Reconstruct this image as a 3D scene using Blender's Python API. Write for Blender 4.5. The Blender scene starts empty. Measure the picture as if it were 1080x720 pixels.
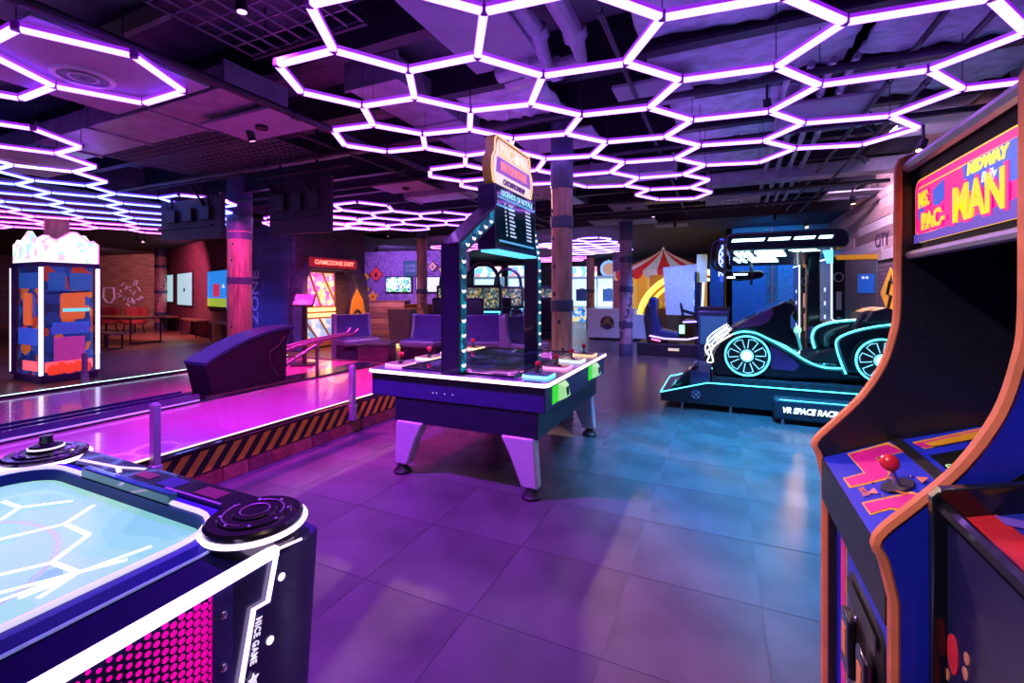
import bpy, bmesh, math, random
from math import radians, sin, cos, pi, sqrt, atan2
from mathutils import Vector, Matrix

random.seed(7)
SC = bpy.context.scene
COL = SC.collection

# ------------------------------------------------------------------ camera
FPX, YAW, HY, CH = 480.0, radians(24.6), 309.0, 1.5
FW = (-sin(YAW), cos(YAW)); RT = (cos(YAW), sin(YAW))
cam_d = bpy.data.cameras.new('camera'); cam = bpy.data.objects.new('camera', cam_d)
COL.objects.link(cam)
cam.location = (0, 0, CH); cam.rotation_euler = (pi / 2, 0, YAW)
cam_d.sensor_width = 36; cam_d.lens = 36 * FPX / 1080; cam_d.shift_y = (HY - 360) / 1080
cam_d.clip_start = .02; cam_d.clip_end = 120
SC.camera = cam

# ------------------------------------------------------------------ world, exposure
W = bpy.data.worlds.new('world'); SC.world = W; W.use_nodes = True
W.node_tree.nodes['Background'].inputs[0].default_value = (.25, .10, .45, 1)
W.node_tree.nodes['Background'].inputs[1].default_value = .03
vs = SC.view_settings
vs.view_transform = 'Standard'; vs.look = 'None'; vs.exposure = 0.08; vs.gamma = 1; vs.use_curve_mapping = False

# light levels of the fixtures built further down
E_HEX, E_HEXSIDE, E_HEXFILL = 5.5, 1.0, 5.0          # hexagon tubes: underside / side / added uplight for the ceiling
PURPLE = (.48, .165, 1.0); PINK = (.85, .17, .90); BLUE = (.15, .22, 1.0)
SPOT_GAIN = 2.6                       # common level of the ceiling spotlights

# ------------------------------------------------------------------ pixel -> place helpers (1080 x 720)
def ray(px, py):
    u = (px - 540) / FPX
    return Vector((FW[0] + u * RT[0], FW[1] + u * RT[1], (HY - py) / FPX))
def G(px, py, z=0.0):
    r = ray(px, py); t = (z - CH) / r.z
    return Vector((r.x * t, r.y * t, z))
def AX(px, py, X):
    r = ray(px, py); t = X / r.x
    return Vector((X, r.y * t, CH + r.z * t))
def AY(px, py, Y):
    r = ray(px, py); t = Y / r.y
    return Vector((r.x * t, Y, CH + r.z * t))
def PD(px, d, z=0.0):
    r = ray(px, HY)
    return Vector((r.x * d, r.y * d, z))

# ------------------------------------------------------------------ text meshes (made first, while the scene is empty)
TEXT = {}
def text_mesh(key, body, size, extr=.003, bold=0.0, shear=0.0, spacing=1.0, align='CENTER'):
    cu = bpy.data.curves.new('txt', 'FONT')
    cu.body = body; cu.size = size; cu.extrude = extr; cu.offset = bold; cu.shear = shear
    cu.space_character = spacing; cu.align_x = align; cu.align_y = 'CENTER'; cu.resolution_u = 3
    ob = bpy.data.objects.new('txt', cu); COL.objects.link(ob)
    dg = bpy.context.evaluated_depsgraph_get()
    me = bpy.data.meshes.new_from_object(ob.evaluated_get(dg))
    me.name = 'lettering'
    bpy.data.objects.remove(ob); bpy.data.curves.remove(cu)
    TEXT[key] = me
for a in [('ms', 'MS.', .105, .002, .003), ('pac', 'PAC-', .105, .002, .003), ('man', 'MAN', .15, .002, .005), ('midway', 'MIDWAY', .042, .001, .002, .2),
          ('bally', 'Bally', .036, .001, .0, .3), ('move', 'MOVE', .018, .0005, .0005), ('credit', 'CREDIT  0', .016, .0005),
          ('nice', 'NICE GAME', .060, .001, .001, 0, 1.15), ('vr', 'VR SPACE RACING', .105, .003, .003, .25, 1.0, 'LEFT'),
          ('pm', 'PAC-MAN', .15, .004, .003), ('br', 'BATTLE ROYALE', .105, .004, .003), ('ch', 'CHOMPIONSHIP', .075, .004, .002),
          ('legend', 'LEGENDS OF ROYALE', .075, .001, .001), ('exit', 'GAMEZONE EXIT', .17, .01, .003), ('zone', 'ZONE', .55, .01, .004),
          ('gz', 'GAME\nZONE', .34, .006), ('city', 'CITY', .34, .002, .004), ('in', 'IN', .36, .002, .004),
          ('cg', 'CG', .36, .002, .004),]:
    text_mesh(*a)

# ------------------------------------------------------------------ materials
MATS = {}
def _nodes(name):
    m = bpy.data.materials.new(name); m.use_nodes = True
    nt = m.node_tree; b = nt.nodes['Principled BSDF']
    return m, nt, b
def mat(name, col, rough=.5, metal=0., em=None, es=0., var=.12, scale=18., bump=0., coat=0., spec=.5, stretch=None):
    """plain procedural surface: a colour varied by noise, optional relief and emission"""
    if name in MATS: return MATS[name]
    m, nt, b = _nodes(name)
    b.inputs['Roughness'].default_value = rough; b.inputs['Metallic'].default_value = metal
    b.inputs['Coat Weight'].default_value = coat; b.inputs['Specular IOR Level'].default_value = spec
    tc = nt.nodes.new('ShaderNodeTexCoord'); mp = nt.nodes.new('ShaderNodeMapping')
    nt.links.new(tc.outputs['Object'], mp.inputs['Vector'])
    if stretch: mp.inputs['Scale'].default_value = stretch
    nz = nt.nodes.new('ShaderNodeTexNoise'); nz.inputs['Scale'].default_value = scale; nz.inputs['Detail'].default_value = 4
    nt.links.new(mp.outputs['Vector'], nz.inputs['Vector'])
    cr = nt.nodes.new('ShaderNodeValToRGB')
    cr.color_ramp.elements[0].position = .3; cr.color_ramp.elements[1].position = .7
    cr.color_ramp.elements[0].color = tuple(max(0, c * (1 - var)) for c in col) + (1,)
    cr.color_ramp.elements[1].color = tuple(min(1, c * (1 + var)) for c in col) + (1,)
    nt.links.new(nz.outputs['Fac'], cr.inputs['Fac'])
    nt.links.new(cr.outputs['Color'], b.inputs['Base Color'])
    if bump:
        bp = nt.nodes.new('ShaderNodeBump'); bp.inputs['Strength'].default_value = bump; bp.inputs['Distance'].default_value = .02
        nt.links.new(nz.outputs['Fac'], bp.inputs['Height']); nt.links.new(bp.outputs['Normal'], b.inputs['Normal'])
    if em:
        b.inputs['Emission Color'].default_value = tuple(em) + (1,); b.inputs['Emission Strength'].default_value = es
    MATS[name] = m
    return m
def glow(name, col, es):
    return mat(name, (.6, .6, .6), .4, em=col, es=es, var=.02)
def glass(name, tint=(.9, .95, 1), amount=.10, rough=.03):
    if name in MATS: return MATS[name]
    m = bpy.data.materials.new(name); m.use_nodes = True; nt = m.node_tree; nt.nodes.clear()
    out = nt.nodes.new('ShaderNodeOutputMaterial'); mx = nt.nodes.new('ShaderNodeMixShader')
    tr = nt.nodes.new('ShaderNodeBsdfTransparent'); tr.inputs[0].default_value = tint + (1,)
    gl = nt.nodes.new('ShaderNodeBsdfGlossy'); gl.inputs['Roughness'].default_value = rough
    fr = nt.nodes.new('ShaderNodeFresnel'); fr.inputs[0].default_value = 1.22
    ad = nt.nodes.new('ShaderNodeMath'); ad.operation = 'ADD'; ad.inputs[1].default_value = amount; ad.use_clamp = True
    nt.links.new(fr.outputs[0], ad.inputs[0]); nt.links.new(ad.outputs[0], mx.inputs[0])
    nt.links.new(tr.outputs[0], mx.inputs[1]); nt.links.new(gl.outputs[0], mx.inputs[2]); nt.links.new(mx.outputs[0], out.inputs[0])
    MATS[name] = m
    return m
def brick_mat(name, c1, c2, mortar, bw=.22, bh=.075, rough=.85):
    """brickwork for walls whose local X runs along the wall and local Z up"""
    if name in MATS: return MATS[name]
    m, nt, b = _nodes(name); b.inputs['Roughness'].default_value = rough
    tc = nt.nodes.new('ShaderNodeTexCoord'); sp = nt.nodes.new('ShaderNodeSeparateXYZ'); cb = nt.nodes.new('ShaderNodeCombineXYZ')
    nt.links.new(tc.outputs['Object'], sp.inputs[0]); nt.links.new(sp.outputs['X'], cb.inputs['X']); nt.links.new(sp.outputs['Z'], cb.inputs['Y'])
    br = nt.nodes.new('ShaderNodeTexBrick')
    br.inputs['Color1'].default_value = c1 + (1,); br.inputs['Color2'].default_value = c2 + (1,); br.inputs['Mortar'].default_value = mortar + (1,)
    br.inputs['Scale'].default_value = 1; br.inputs['Brick Width'].default_value = bw; br.inputs['Row Height'].default_value = bh
    br.inputs['Mortar Size'].default_value = .009; br.inputs['Bias'].default_value = .1
    nt.links.new(cb.outputs[0], br.inputs['Vector'])
    nz = nt.nodes.new('ShaderNodeTexNoise'); nz.inputs['Scale'].default_value = 2.5
    nt.links.new(cb.outputs[0], nz.inputs['Vector'])
    mx = nt.nodes.new('ShaderNodeMix'); mx.data_type = 'RGBA'; mx.blend_type = 'MULTIPLY'; mx.inputs[0].default_value = .6
    nt.links.new(br.outputs['Color'], mx.inputs[6]); nt.links.new(nz.outputs['Color'], mx.inputs[7])
    nt.links.new(mx.outputs[2], b.inputs['Base Color'])
    bp = nt.nodes.new('ShaderNodeBump'); bp.inputs['Strength'].default_value = .8; bp.inputs['Distance'].default_value = .012; bp.invert = True
    nt.links.new(br.outputs['Fac'], bp.inputs['Height']); nt.links.new(bp.outputs['Normal'], b.inputs['Normal'])
    MATS[name] = m
    return m
def stripe_mat(name, c1, c2, freq, vec=(0, 1, 1), rough=.5, em=0.):
    """diagonal painted stripes: sign of a saw along vec in object space"""
    if name in MATS: return MATS[name]
    m, nt, b = _nodes(name); b.inputs['Roughness'].default_value = rough
    tc = nt.nodes.new('ShaderNodeTexCoord'); dp = nt.nodes.new('ShaderNodeVectorMath'); dp.operation = 'DOT_PRODUCT'
    dp.inputs[1].default_value = tuple(v * freq for v in vec)
    nt.links.new(tc.outputs['Object'], dp.inputs[0])
    fr = nt.nodes.new('ShaderNodeMath'); fr.operation = 'FRACT'; nt.links.new(dp.outputs['Value'], fr.inputs[0])
    gt = nt.nodes.new('ShaderNodeMath'); gt.operation = 'GREATER_THAN'; gt.inputs[1].default_value = .5; nt.links.new(fr.outputs[0], gt.inputs[0])
    mx = nt.nodes.new('ShaderNodeMix'); mx.data_type = 'RGBA'
    mx.inputs[6].default_value = c1 + (1,); mx.inputs[7].default_value = c2 + (1,)
    nt.links.new(gt.outputs[0], mx.inputs[0]); nt.links.new(mx.outputs[2], b.inputs['Base Color'])
    if em:
        nt.links.new(mx.outputs[2], b.inputs['Emission Color']); b.inputs['Emission Strength'].default_value = em
    MATS[name] = m
    return m
def art_mat(name, cols, scale=6., es=1.0, rough=.4, rnd=1.0, kind='cell', stretch=(1, 1, 1), base=None):
    """printed or lit artwork: cells of flat colour picked from a list"""
    if name in MATS: return MATS[name]
    m, nt, b = _nodes(name); b.inputs['Roughness'].default_value = rough
    tc = nt.nodes.new('ShaderNodeTexCoord'); mp = nt.nodes.new('ShaderNodeMapping'); mp.inputs['Scale'].default_value = stretch
    nt.links.new(tc.outputs['Object'], mp.inputs['Vector'])
    cr = nt.nodes.new('ShaderNodeValToRGB'); cr.color_ramp.interpolation = 'CONSTANT'
    n = len(cols)
    while len(cr.color_ramp.elements) < n: cr.color_ramp.elements.new(.5)
    for i, c in enumerate(cols):
        cr.color_ramp.elements[i].position = i / n if kind == 'cell' else .28 + .44 * i / n
        cr.color_ramp.elements[i].color = tuple(c) + (1,)
    if kind == 'cell':
        vo = nt.nodes.new('ShaderNodeTexVoronoi'); vo.inputs['Scale'].default_value = scale; vo.inputs['Randomness'].default_value = rnd
        nt.links.new(mp.outputs['Vector'], vo.inputs['Vector'])
        sp = nt.nodes.new('ShaderNodeSeparateColor'); nt.links.new(vo.outputs['Color'], sp.inputs[0]); nt.links.new(sp.outputs[0], cr.inputs['Fac'])
    else:
        nz = nt.nodes.new('ShaderNodeTexNoise'); nz.inputs['Scale'].default_value = scale; nz.inputs['Detail'].default_value = 2
        nz.inputs['Distortion'].default_value = rnd
        nt.links.new(mp.outputs['Vector'], nz.inputs['Vector']); nt.links.new(nz.outputs['Fac'], cr.inputs['Fac'])
    if base: b.inputs['Base Color'].default_value = tuple(base) + (1,)
    else: nt.links.new(cr.outputs['Color'], b.inputs['Base Color'])
    if es:
        nt.links.new(cr.outputs['Color'], b.inputs['Emission Color']); b.inputs['Emission Strength'].default_value = es
    MATS[name] = m
    return m

# ------------------------------------------------------------------ mesh builder
class MB:
    def __init__(s): s.v = []; s.f = []; s.m = []; s.cm = 0
    def add(s, vs_, fs):
        o = len(s.v); s.v += [tuple(p) for p in vs_]
        for q in fs: s.f.append(tuple(i + o for i in q)); s.m.append(s.cm)
        return s
    def box(s, x0, x1, y0, y1, z0, z1):
        return s.add([(x, y, z) for z in (z0, z1) for y in (y0, y1) for x in (x0, x1)],
                     [(0, 2, 3, 1), (4, 5, 7, 6), (0, 1, 5, 4), (2, 6, 7, 3), (0, 4, 6, 2), (1, 3, 7, 5)])
    def prism(s, pts, ax, a, b):
        n = len(pts)
        def c(p, t): return (t, p[0], p[1]) if ax == 'x' else ((p[0], t, p[1]) if ax == 'y' else (p[0], p[1], t))
        vs_ = [c(p, a) for p in pts] + [c(p, b) for p in pts]
        return s.add(vs_, [tuple(range(n)), tuple(range(2 * n - 1, n - 1, -1))] + [(i, (i + 1) % n, n + (i + 1) % n, n + i) for i in range(n)])
    def loft(s, rings, caps=True, closed=True):
        n = len(rings[0]); vs_ = [p for r in rings for p in r]; fs = []
        for k in range(len(rings) - 1):
            for i in range(n if closed else n - 1):
                j = (i + 1) % n; fs.append((k * n + i, k * n + j, (k + 1) * n + j, (k + 1) * n + i))
        if caps: fs += [tuple(range(n))[::-1], tuple(range((len(rings) - 1) * n, len(rings) * n))]
        return s.add(vs_, fs)
    def cyl(s, p0, p1, r0, r1=None, n=14):
        return s.tube([p0, p1], [r0, r0 if r1 is None else r1], n)
    def tube(s, path, r, n=8, closed=False):
        P = [Vector(p) for p in path]; K = len(P)
        rs = r if isinstance(r, (list, tuple)) else [r] * K
        rings = []; up = None
        for i in range(K):
            if closed: t = (P[(i + 1) % K] - P[i - 1])
            else: t = P[min(i + 1, K - 1)] - P[max(i - 1, 0)]
            t = t.normalized() if t.length > 1e-9 else Vector((0, 0, 1))
            if up is None: up = Vector((0, 0, 1)) if abs(t.z) < .9 else Vector((1, 0, 0))
            x = t.cross(up)
            if x.length < 1e-5: x = t.cross(Vector((0, 1, 0)))
            x.normalize(); y = x.cross(t).normalized(); up = y
            rings.append([P[i] + rs[i] * (cos(2 * pi * a / n) * x + sin(2 * pi * a / n) * y) for a in range(n)])
        if closed: return s.loft(rings + [rings[0]], caps=False)
        return s.loft(rings)
    def lathe(s, prof, c=(0, 0, 0), n=20, ax='z'):
        rings = []
        for r, z in prof:
            ring = []
            for a in range(n):
                u, w = r * cos(2 * pi * a / n), r * sin(2 * pi * a / n)
                q = (u, w, z) if ax == 'z' else ((u, z, w) if ax == 'y' else (z, u, w))
                ring.append((q[0] + c[0], q[1] + c[1], q[2] + c[2]))
            rings.append(ring)
        return s.loft(rings)
    def ell(s, c, rx, ry=None, rz=None, n=14, k=8):
        ry = ry or rx; rz = rz or rx; rings = []
        for i in range(k + 1):
            t = -pi / 2 + pi * i / k; q = max(.001, cos(t))
            rings.append([(c[0] + rx * q * cos(2 * pi * a / n), c[1] + ry * q * sin(2 * pi * a / n), c[2] + rz * sin(t)) for a in range(n)])
        return s.loft(rings)
    def poly(s, pts): return s.add(pts, [tuple(range(len(pts)))])
    def mesh(s, name, mats, smooth=True, angle=35):
        me = bpy.data.meshes.new(name); me.from_pydata(s.v, [], s.f)
        mats = mats if isinstance(mats, (list, tuple)) else [mats]
        for m_ in mats: me.materials.append(m_)
        if len(mats) > 1: me.polygons.foreach_set('material_index', s.m)
        bm = bmesh.new(); bm.from_mesh(me); bmesh.ops.recalc_face_normals(bm, faces=bm.faces); bm.to_mesh(me); bm.free()
        if smooth:
            me.polygons.foreach_set('use_smooth', [True] * len(me.polygons)); me.set_sharp_from_angle(angle=radians(angle))
        me.update(); return me
    def build(s, name, mats, parent=None, loc=(0, 0, 0), rotz=0., bevel=0., smooth=True, rot=None):
        o = bpy.data.objects.new(name, s.mesh(name, mats, smooth)); COL.objects.link(o)
        o.location = loc; o.rotation_euler = rot or (0, 0, rotz)
        if parent: o.parent = parent
        if bevel:
            b = o.modifiers.new('bevel', 'BEVEL'); b.width = bevel; b.segments = 2; b.limit_method = 'ANGLE'; b.angle_limit = radians(40)
        return o
def B(x0, x1, y0, y1, z0, z1): return MB().box(x0, x1, y0, y1, z0, z1)
def rrect(x0, x1, y0, y1, r, n=4):
    out = []
    for cx, cy, a0 in ((x1 - r, y1 - r, 0), (x0 + r, y1 - r, 90), (x0 + r, y0 + r, 180), (x1 - r, y0 + r, 270)):
        for k in range(n + 1):
            a = radians(a0 + 90 * k / n); out.append((cx + r * cos(a), cy + r * sin(a)))
    return out
def smooth_path(pts, k=5):
    """Catmull-Rom through the points"""
    P = [Vector(p) for p in pts]; out = []
    for i in range(len(P) - 1):
        a = P[i - 1] if i else P[0]; b, c = P[i], P[i + 1]; d = P[i + 2] if i + 2 < len(P) else P[-1]
        for j in range(k):
            t = j / k
            out.append(.5 * ((2 * b) + (c - a) * t + (2 * a - 5 * b + 4 * c - d) * t * t + (3 * b - a - 3 * c + d) * t ** 3))
    return out + [P[-1]]

# ------------------------------------------------------------------ things, labels
def tag(o, label=None, cat=None, group=None, kind=None):
    if label: o['label'] = label
    if cat: o['category'] = cat
    if group: o['group'] = group
    if kind: o['kind'] = kind
    return o
def thing(name, label, cat, loc=(0, 0, 0), rotz=0., group=None):
    o = bpy.data.objects.new(name, None); COL.objects.link(o); o.empty_display_size = .1
    o.location = loc; o.rotation_euler = (0, 0, rotz)
    return tag(o, label, cat, group)
def struct(o, label=None):
    o['kind'] = 'structure'
    if label: o['label'] = label
    return o
def inst(name, me, parent, loc=(0, 0, 0), rot=(0, 0, 0), scale=(1, 1, 1)):
    o = bpy.data.objects.new(name, me); COL.objects.link(o)
    o.parent = parent; o.location = loc; o.rotation_euler = rot; o.scale = scale
    return o
def lettering(key, m, parent, org, xd, yd, name='lettering', sx=1., sy=1., label=None):
    me = TEXT[key].copy(); me.materials.clear(); me.materials.append(m)
    o = bpy.data.objects.new(name, me); COL.objects.link(o); o.parent = parent
    x = Vector(xd).normalized(); y = Vector(yd); y = (y - y.dot(x) * x).normalized(); n = x.cross(y)
    o.matrix_local = Matrix(((x.x * sx, y.x * sy, n.x, org[0]), (x.y * sx, y.y * sy, n.y, org[1]), (x.z * sx, y.z * sy, n.z, org[2]), (0, 0, 0, 1)))
    if label: o['label'] = label
    return o
def copy_tree(o, parent=None):
    c = o.copy(); COL.objects.link(c); c.parent = parent
    for ch in o.children: copy_tree(ch, c)
    return c
def lamp(name, parent, kind, loc, col, power, size=.1, rot=(0, 0, 0), angle=90, blend=.6):
    l = bpy.data.lights.new(name, kind); l.color = col; l.energy = power
    if kind == 'SPOT': l.spot_size = radians(angle); l.spot_blend = blend; l.shadow_soft_size = size
    elif kind == 'AREA': l.size = size
    else: l.shadow_soft_size = size
    o = bpy.data.objects.new(name, l); COL.objects.link(o); o.location = loc; o.rotation_euler = rot
    if parent: o.parent = parent
    return o
BLACK = mat('black_paint', (.012, .012, .016), .45)
BLACKG = mat('black_gloss', (.01, .01, .014), .18, coat=.5)
DARKM = mat('dark_metal', (.05, .05, .06), .4, .7)
CHROME = mat('chrome', (.7, .7, .75), .2, 1.)
# =================================================================== SETTING
# ---- floor: slab with separate square tiles, wooden floor of the lobby, far floor
tile_m = mat('floor_tile', (.085, .078, .08), .27, var=.3, scale=2.2, bump=.05, spec=.45)
grout_m = mat('tile_joint', (.045, .042, .045), .7)
wood_m = mat('lobby_wood', (.24, .11, .05), .30, var=.35, scale=3.0, stretch=(.6, 7, 1))
TS, TX0, TY0 = .625, .18, 1.85
floor = struct(B(-3.72, 3.2, -2.6, 14.6, -.08, -.0025).build('floor', grout_m, smooth=False), 'dark grey square floor tiles of the arcade hall')
tme = [MB().prism([(-TS / 2 + .002, -TS / 2 + .002), (TS / 2 - .002, -TS / 2 + .002), (TS / 2 - .002, TS / 2 - .002), (-TS / 2 + .002, TS / 2 - .002)], 'z', -.012, 0).mesh('tile', tile_m, False)]
for i in range(-6, 5):
    for j in range(-4, 20):
        x = TX0 + TS * (i + .5); y = TY0 + TS * (j + .5)
        if not (-3.72 + TS / 2 <= x + .02 and x < 3.0 and y < 14.3): continue
        inst('tile', tme[0], floor, (x, y, random.uniform(-.0012, .0)))
struct(B(-3.72, -3.57, -2.6, 14.6, -.0025, -.001).build('floor', tile_m, smooth=False), 'narrow strip of cut floor tile along the lane kerb')
struct(B(-40, 3.2, 14.6, 27, -.08, 0).build('floor', mat('far_floor', (.10, .10, .12), .3, var=.2, scale=1.5), smooth=False), 'grey floor of the far hall before the prize machines')
struct(B(-40, -3.72, 6.15, 14.6, -.08, 0).build('floor', wood_m, smooth=False), 'brown wooden floor before the gamezone exit')
struct(B(-40, -7.62, -2.6, 6.15, -.08, 0).build('floor', wood_m, smooth=False), 'brown wooden floor of the lobby beyond the lanes')

# ---- ceiling: dark deck, lower slab over the far hall
deck_m = mat('ceiling_deck', (.11, .10, .14), .8, var=.5, scale=2.0, bump=.6)
foil_m = mat('foil_insulation', (.50, .50, .60), .5, .1, var=.35, scale=5.0, bump=1.0, stretch=(1, 1.8, 1))
slab_m = mat('ceiling_slab', (.035, .035, .05), .8, var=.4, scale=1.2, bump=.4)
ceiling = struct(B(-10.2, 3.2, -2.6, 12.2, 3.9, 4.0).build('ceiling', deck_m, smooth=False), 'dark open ceiling deck full of services')
struct(B(-40, 3.2, 12.2, 27, 3.32, 3.42).build('ceiling', slab_m, smooth=False), 'low black ceiling of the far hall')
struct(B(-40, -10.2, -2.6, 12.2, 3.32, 3.42).build('ceiling', slab_m, smooth=False), 'low black ceiling of the lobby')
struct(B(-10.2, 3.2, 12.15, 12.2, 3.32, 3.95).build('trim_1', slab_m, smooth=False)); struct(B(-10.25, -10.2, -2.6, 12.2, 3.32, 3.95).build('trim_2', slab_m, smooth=False))
# foil insulation blankets between the joists
joist_m = mat('joist_steel', (.03, .025, .04), .5, .4)
duct_m = mat('galvanised_duct', (.30, .27, .36), .42, .45, var=.25, scale=5)
pipe_m = mat('grey_pipe', (.42, .36, .46), .45, .2)
panel_m = mat('ceiling_board', (.28, .26, .32), .7, var=.12, scale=3)
YJ = [-.2 + 1.05 * k for k in range(12)]
for k, y in enumerate(YJ):
    t = tag(MB().box(-10.1, 3.0, y - .055, y + .055, 3.86, 3.9).box(-10.1, 3.0, y - .012, y + .012, 3.55, 3.87).box(-10.1, 3.0, y - .06, y + .06, 3.52, 3.555).build('trim_%d' % (k + 3), joist_m, smooth=False), kind='structure', label='black steel ceiling joist')
for k, (x0, x1, a, b) in enumerate([(-.6, 1.0, 1, 2), (-.6, 1.0, 2, 3), (-.6, 1.0, 3, 4), (1.1, 2.5, 1, 2), (1.1, 2.5, 2, 3), (-.6, 1.0, 4, 5), (1.1, 2.5, 3, 4), (-.5, .9, 5, 6), (-2.6, -1.2, 1, 2), (1.1, 2.5, 5, 6), (-.5, .9, 6, 7), (-.5, .9, 7, 8), (1.1, 2.5, 4, 5), (1.1, 2.5, 6, 7), (-2.6, -1.6, 4, 5)]):
    m_ = MB(); y0, y1 = YJ[a] + .07, YJ[b] - .07; n = 14; rows = []
    for iy in range(9):
        rows.append([(x0 + (x1 - x0) * ix / n, y0 + (y1 - y0) * iy / 8, 3.66 - .05 * sin(pi * iy / 8) - .03 * sin(pi * ix / n) + random.uniform(-.028, .028)) for ix in range(n + 1)])
    m_.loft(rows, caps=False, closed=False)
    o = m_.build('insulation_blanket', foil_m)
    sd = o.modifiers.new('thick', 'SOLIDIFY'); sd.thickness = .04
    tag(o, 'crumpled foil insulation blanket lying between two black ceiling joists', 'insulation', 'foil insulation between the joists')

OBST = []                            # what hangs above the light fields: suspension wires stop below it
def duct(name, label, x0, x1, y0, y1, z0, z1, along='x', group=None):
    OBST.append((x0 - .03, x1 + .03, y0 - .03, y1 + .03, z0 - .025))
    t = thing(name, label, 'duct', ((x0 + x1) / 2, (y0 + y1) / 2, z0), 0, group)
    hx, hy, hz = (x1 - x0) / 2, (y1 - y0) / 2, z1 - z0
    B(-hx, hx, -hy, hy, 0, hz).build('duct_body', duct_m, t, bevel=.01)
    L = hx if along == 'x' else hy; n = max(2, int(2 * L / 1.1))
    for i in range(n + 1):
        p = -L + 2 * L * i / n
        (B(p - .015, p + .015, -hy - .02, hy + .02, -.02, hz + .02) if along == 'x' else B(-hx - .02, hx + .02, p - .015, p + .015, -.02, hz + .02)).build('flange', duct_m, t)
    return t
duct('air_duct', 'wide flat air duct crossing above the bowling lanes', -9.6, -3.9, 2.55, 3.15, 3.28, 3.5)
duct('air_duct', 'square air duct running lengthwise above the lane kerb', -3.35, -2.75, 3.4, 10.1, 3.50, 3.74, 'y')
duct('air_duct', 'low air duct crossing behind the tall game sign', -5.2, -.6, 6.7, 7.2, 3.22, 3.44)
duct('air_duct', 'broad air duct crossing in front of the striped tent', -1.75, 2.4, 10.4, 11.0, 3.56, 3.8)
duct('air_duct', 'narrow air duct above the kart ride', -.2, 2.5, 8.3, 8.6, 3.3, 3.5)
duct('air_duct', 'air duct in the corner over the hexagon lights of the lanes', -6.5, -4.2, .55, 1.05, 3.4, 3.7)

def pipe(label, pts, r, m_=None, rings=3, group=None):
    t = thing('ceiling_pipe', label, 'pipe', pts[0], 0, group)
    L = [Vector(p) - Vector(pts[0]) for p in pts]
    MB().tube(L, r, 10).build('pipe_run', m_ or pipe_m, t)
    for i in range(rings):
        f = (i + .5) / rings; k = min(int(f * (len(L) - 1)), len(L) - 2); q = f * (len(L) - 1) - k
        c = L[k].lerp(L[k + 1], q); d = (L[k + 1] - L[k]).normalized()
        MB().cyl(c - d * .04, c + d * .04, r * 1.28, n=12).build('coupling', m_ or pipe_m, t)
    return t
pipe('fat grey pipe bending downward, the one beside the square duct', [(-1.35, 2.0, 3.55), (-1.32, 2.7, 3.55), (-1.3, 3.3, 3.52), (-1.3, 3.5, 3.4), (-1.75, 3.55, 3.4)], .075)
pipe('fat grey pipe bending downward, the one nearer the foil insulation', [(-1.08, 2.0, 3.55), (-1.05, 2.7, 3.55), (-1.03, 3.42, 3.52), (-1.03, 3.62, 3.4), (-1.75, 3.75, 3.4)], .075)
for k, (x, z, lab) in enumerate([(-3.69, 3.2, 'long black conduit rail hung above the lane kerb'), (-4.4, 3.32, 'thin black conduit above the near bowling lane'), (-.75, 3.42, 'thin black conduit beside the foil insulation'),
                                (1.35, 3.36, 'black conduit above the video game cabinets'), (1.6, 3.3, 'black conduit next to the wooden plank wall')]):
    pipe(lab, [(x, .2, z), (x, 11.8, z)], .022 if k else .035, joist_m, 6)
for k, (y, z, lab) in enumerate([(4.35, 3.28, 'sprinkler pipe crossing over the tall game sign'), (5.9, 3.3, 'sprinkler pipe crossing behind the round wooden column'), (8.9, 3.26, 'sprinkler pipe crossing above the kart ride'),
                                (9.9, 3.2, 'black pipe crossing before the striped tent')]):
    pipe(lab, [(-9.5, y, z), (2.4, y, z)], .03, joist_m, 8)
for k in range(4):
    pipe('slim blue grey conduit in the bundle above the kart ride', [(.55 + .16 * k, 4.6, 3.46), (.75 + .16 * k, 11.6, 3.46)], .03, duct_m, 5, 'conduit bundle above the kart ride')

# white ceiling boards hung among the services
def board(label, px, py, z, sx, sy, vent=False, light=None, rod=3.53):
    c = G(px, py, z)
    t = thing('suspended_board', label, 'board', c); OBST.append((c.x - sx / 2 - .02, c.x + sx / 2 + .02, c.y - sy / 2 - .02, c.y + sy / 2 + .02, z - .005))
    B(-sx / 2, sx / 2, -sy / 2, sy / 2, 0, .03).build('board', panel_m, t, bevel=.004)
    for sxn in (-.4, .4): MB().cyl((sx * sxn, 0, .03), (sx * sxn, 0, rod - z), .006, n=6).build('hanger_rod', joist_m, t)
    if vent:
        MB().tube([(.17 * cos(a * pi / 16), .17 * sin(a * pi / 16), -.004) for a in range(32)], .022, 8, True).build('vent_ring', mat('vent_white', (.5, .48, .52), .4), t)
        MB().lathe([(.15, -.012), (.02, -.016), (.02, 0), (.15, 0)], n=24).build('vent_core', BLACK, t)
        MB().tube([(.085 * cos(a * pi / 12), .085 * sin(a * pi / 12), -.014) for a in range(24)], .008, 6, True).build('vent_fin', MATS['vent_white'], t)
    if light:
        d = MB().lathe([(.05, -.02), (.06, -.03), (.06, 0), (.05, 0)], n=16).build('downlight_ring', BLACK, t)
        MB().lathe([(.048, -.012), (.048, -.004)], n=16).build('downlight_lens', glow('warm_lens', (1, .62, .3), 8), t)
    return t
board('large white ceiling panel with a round air vent above the near hexagon lights', 88, 80, 3.15, 1.35, 1.05, vent=True)
board('plain white ceiling board above the corner of the hexagon lights', 55, 8, 3.6, 1.3, .9)
board('white ceiling board beside the two fat grey pipes', 500, 32, 3.42, .62, 1.2)
board('ceiling board with a warm downlight beside the wire mesh tray', 276, 133, 3.2, 1.1, .55, light=1, rod=3.255)
board('ceiling board with a warm downlight between the two hexagon light fields', 428, 198, 3.3, 1.0, .6, light=1)
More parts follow.
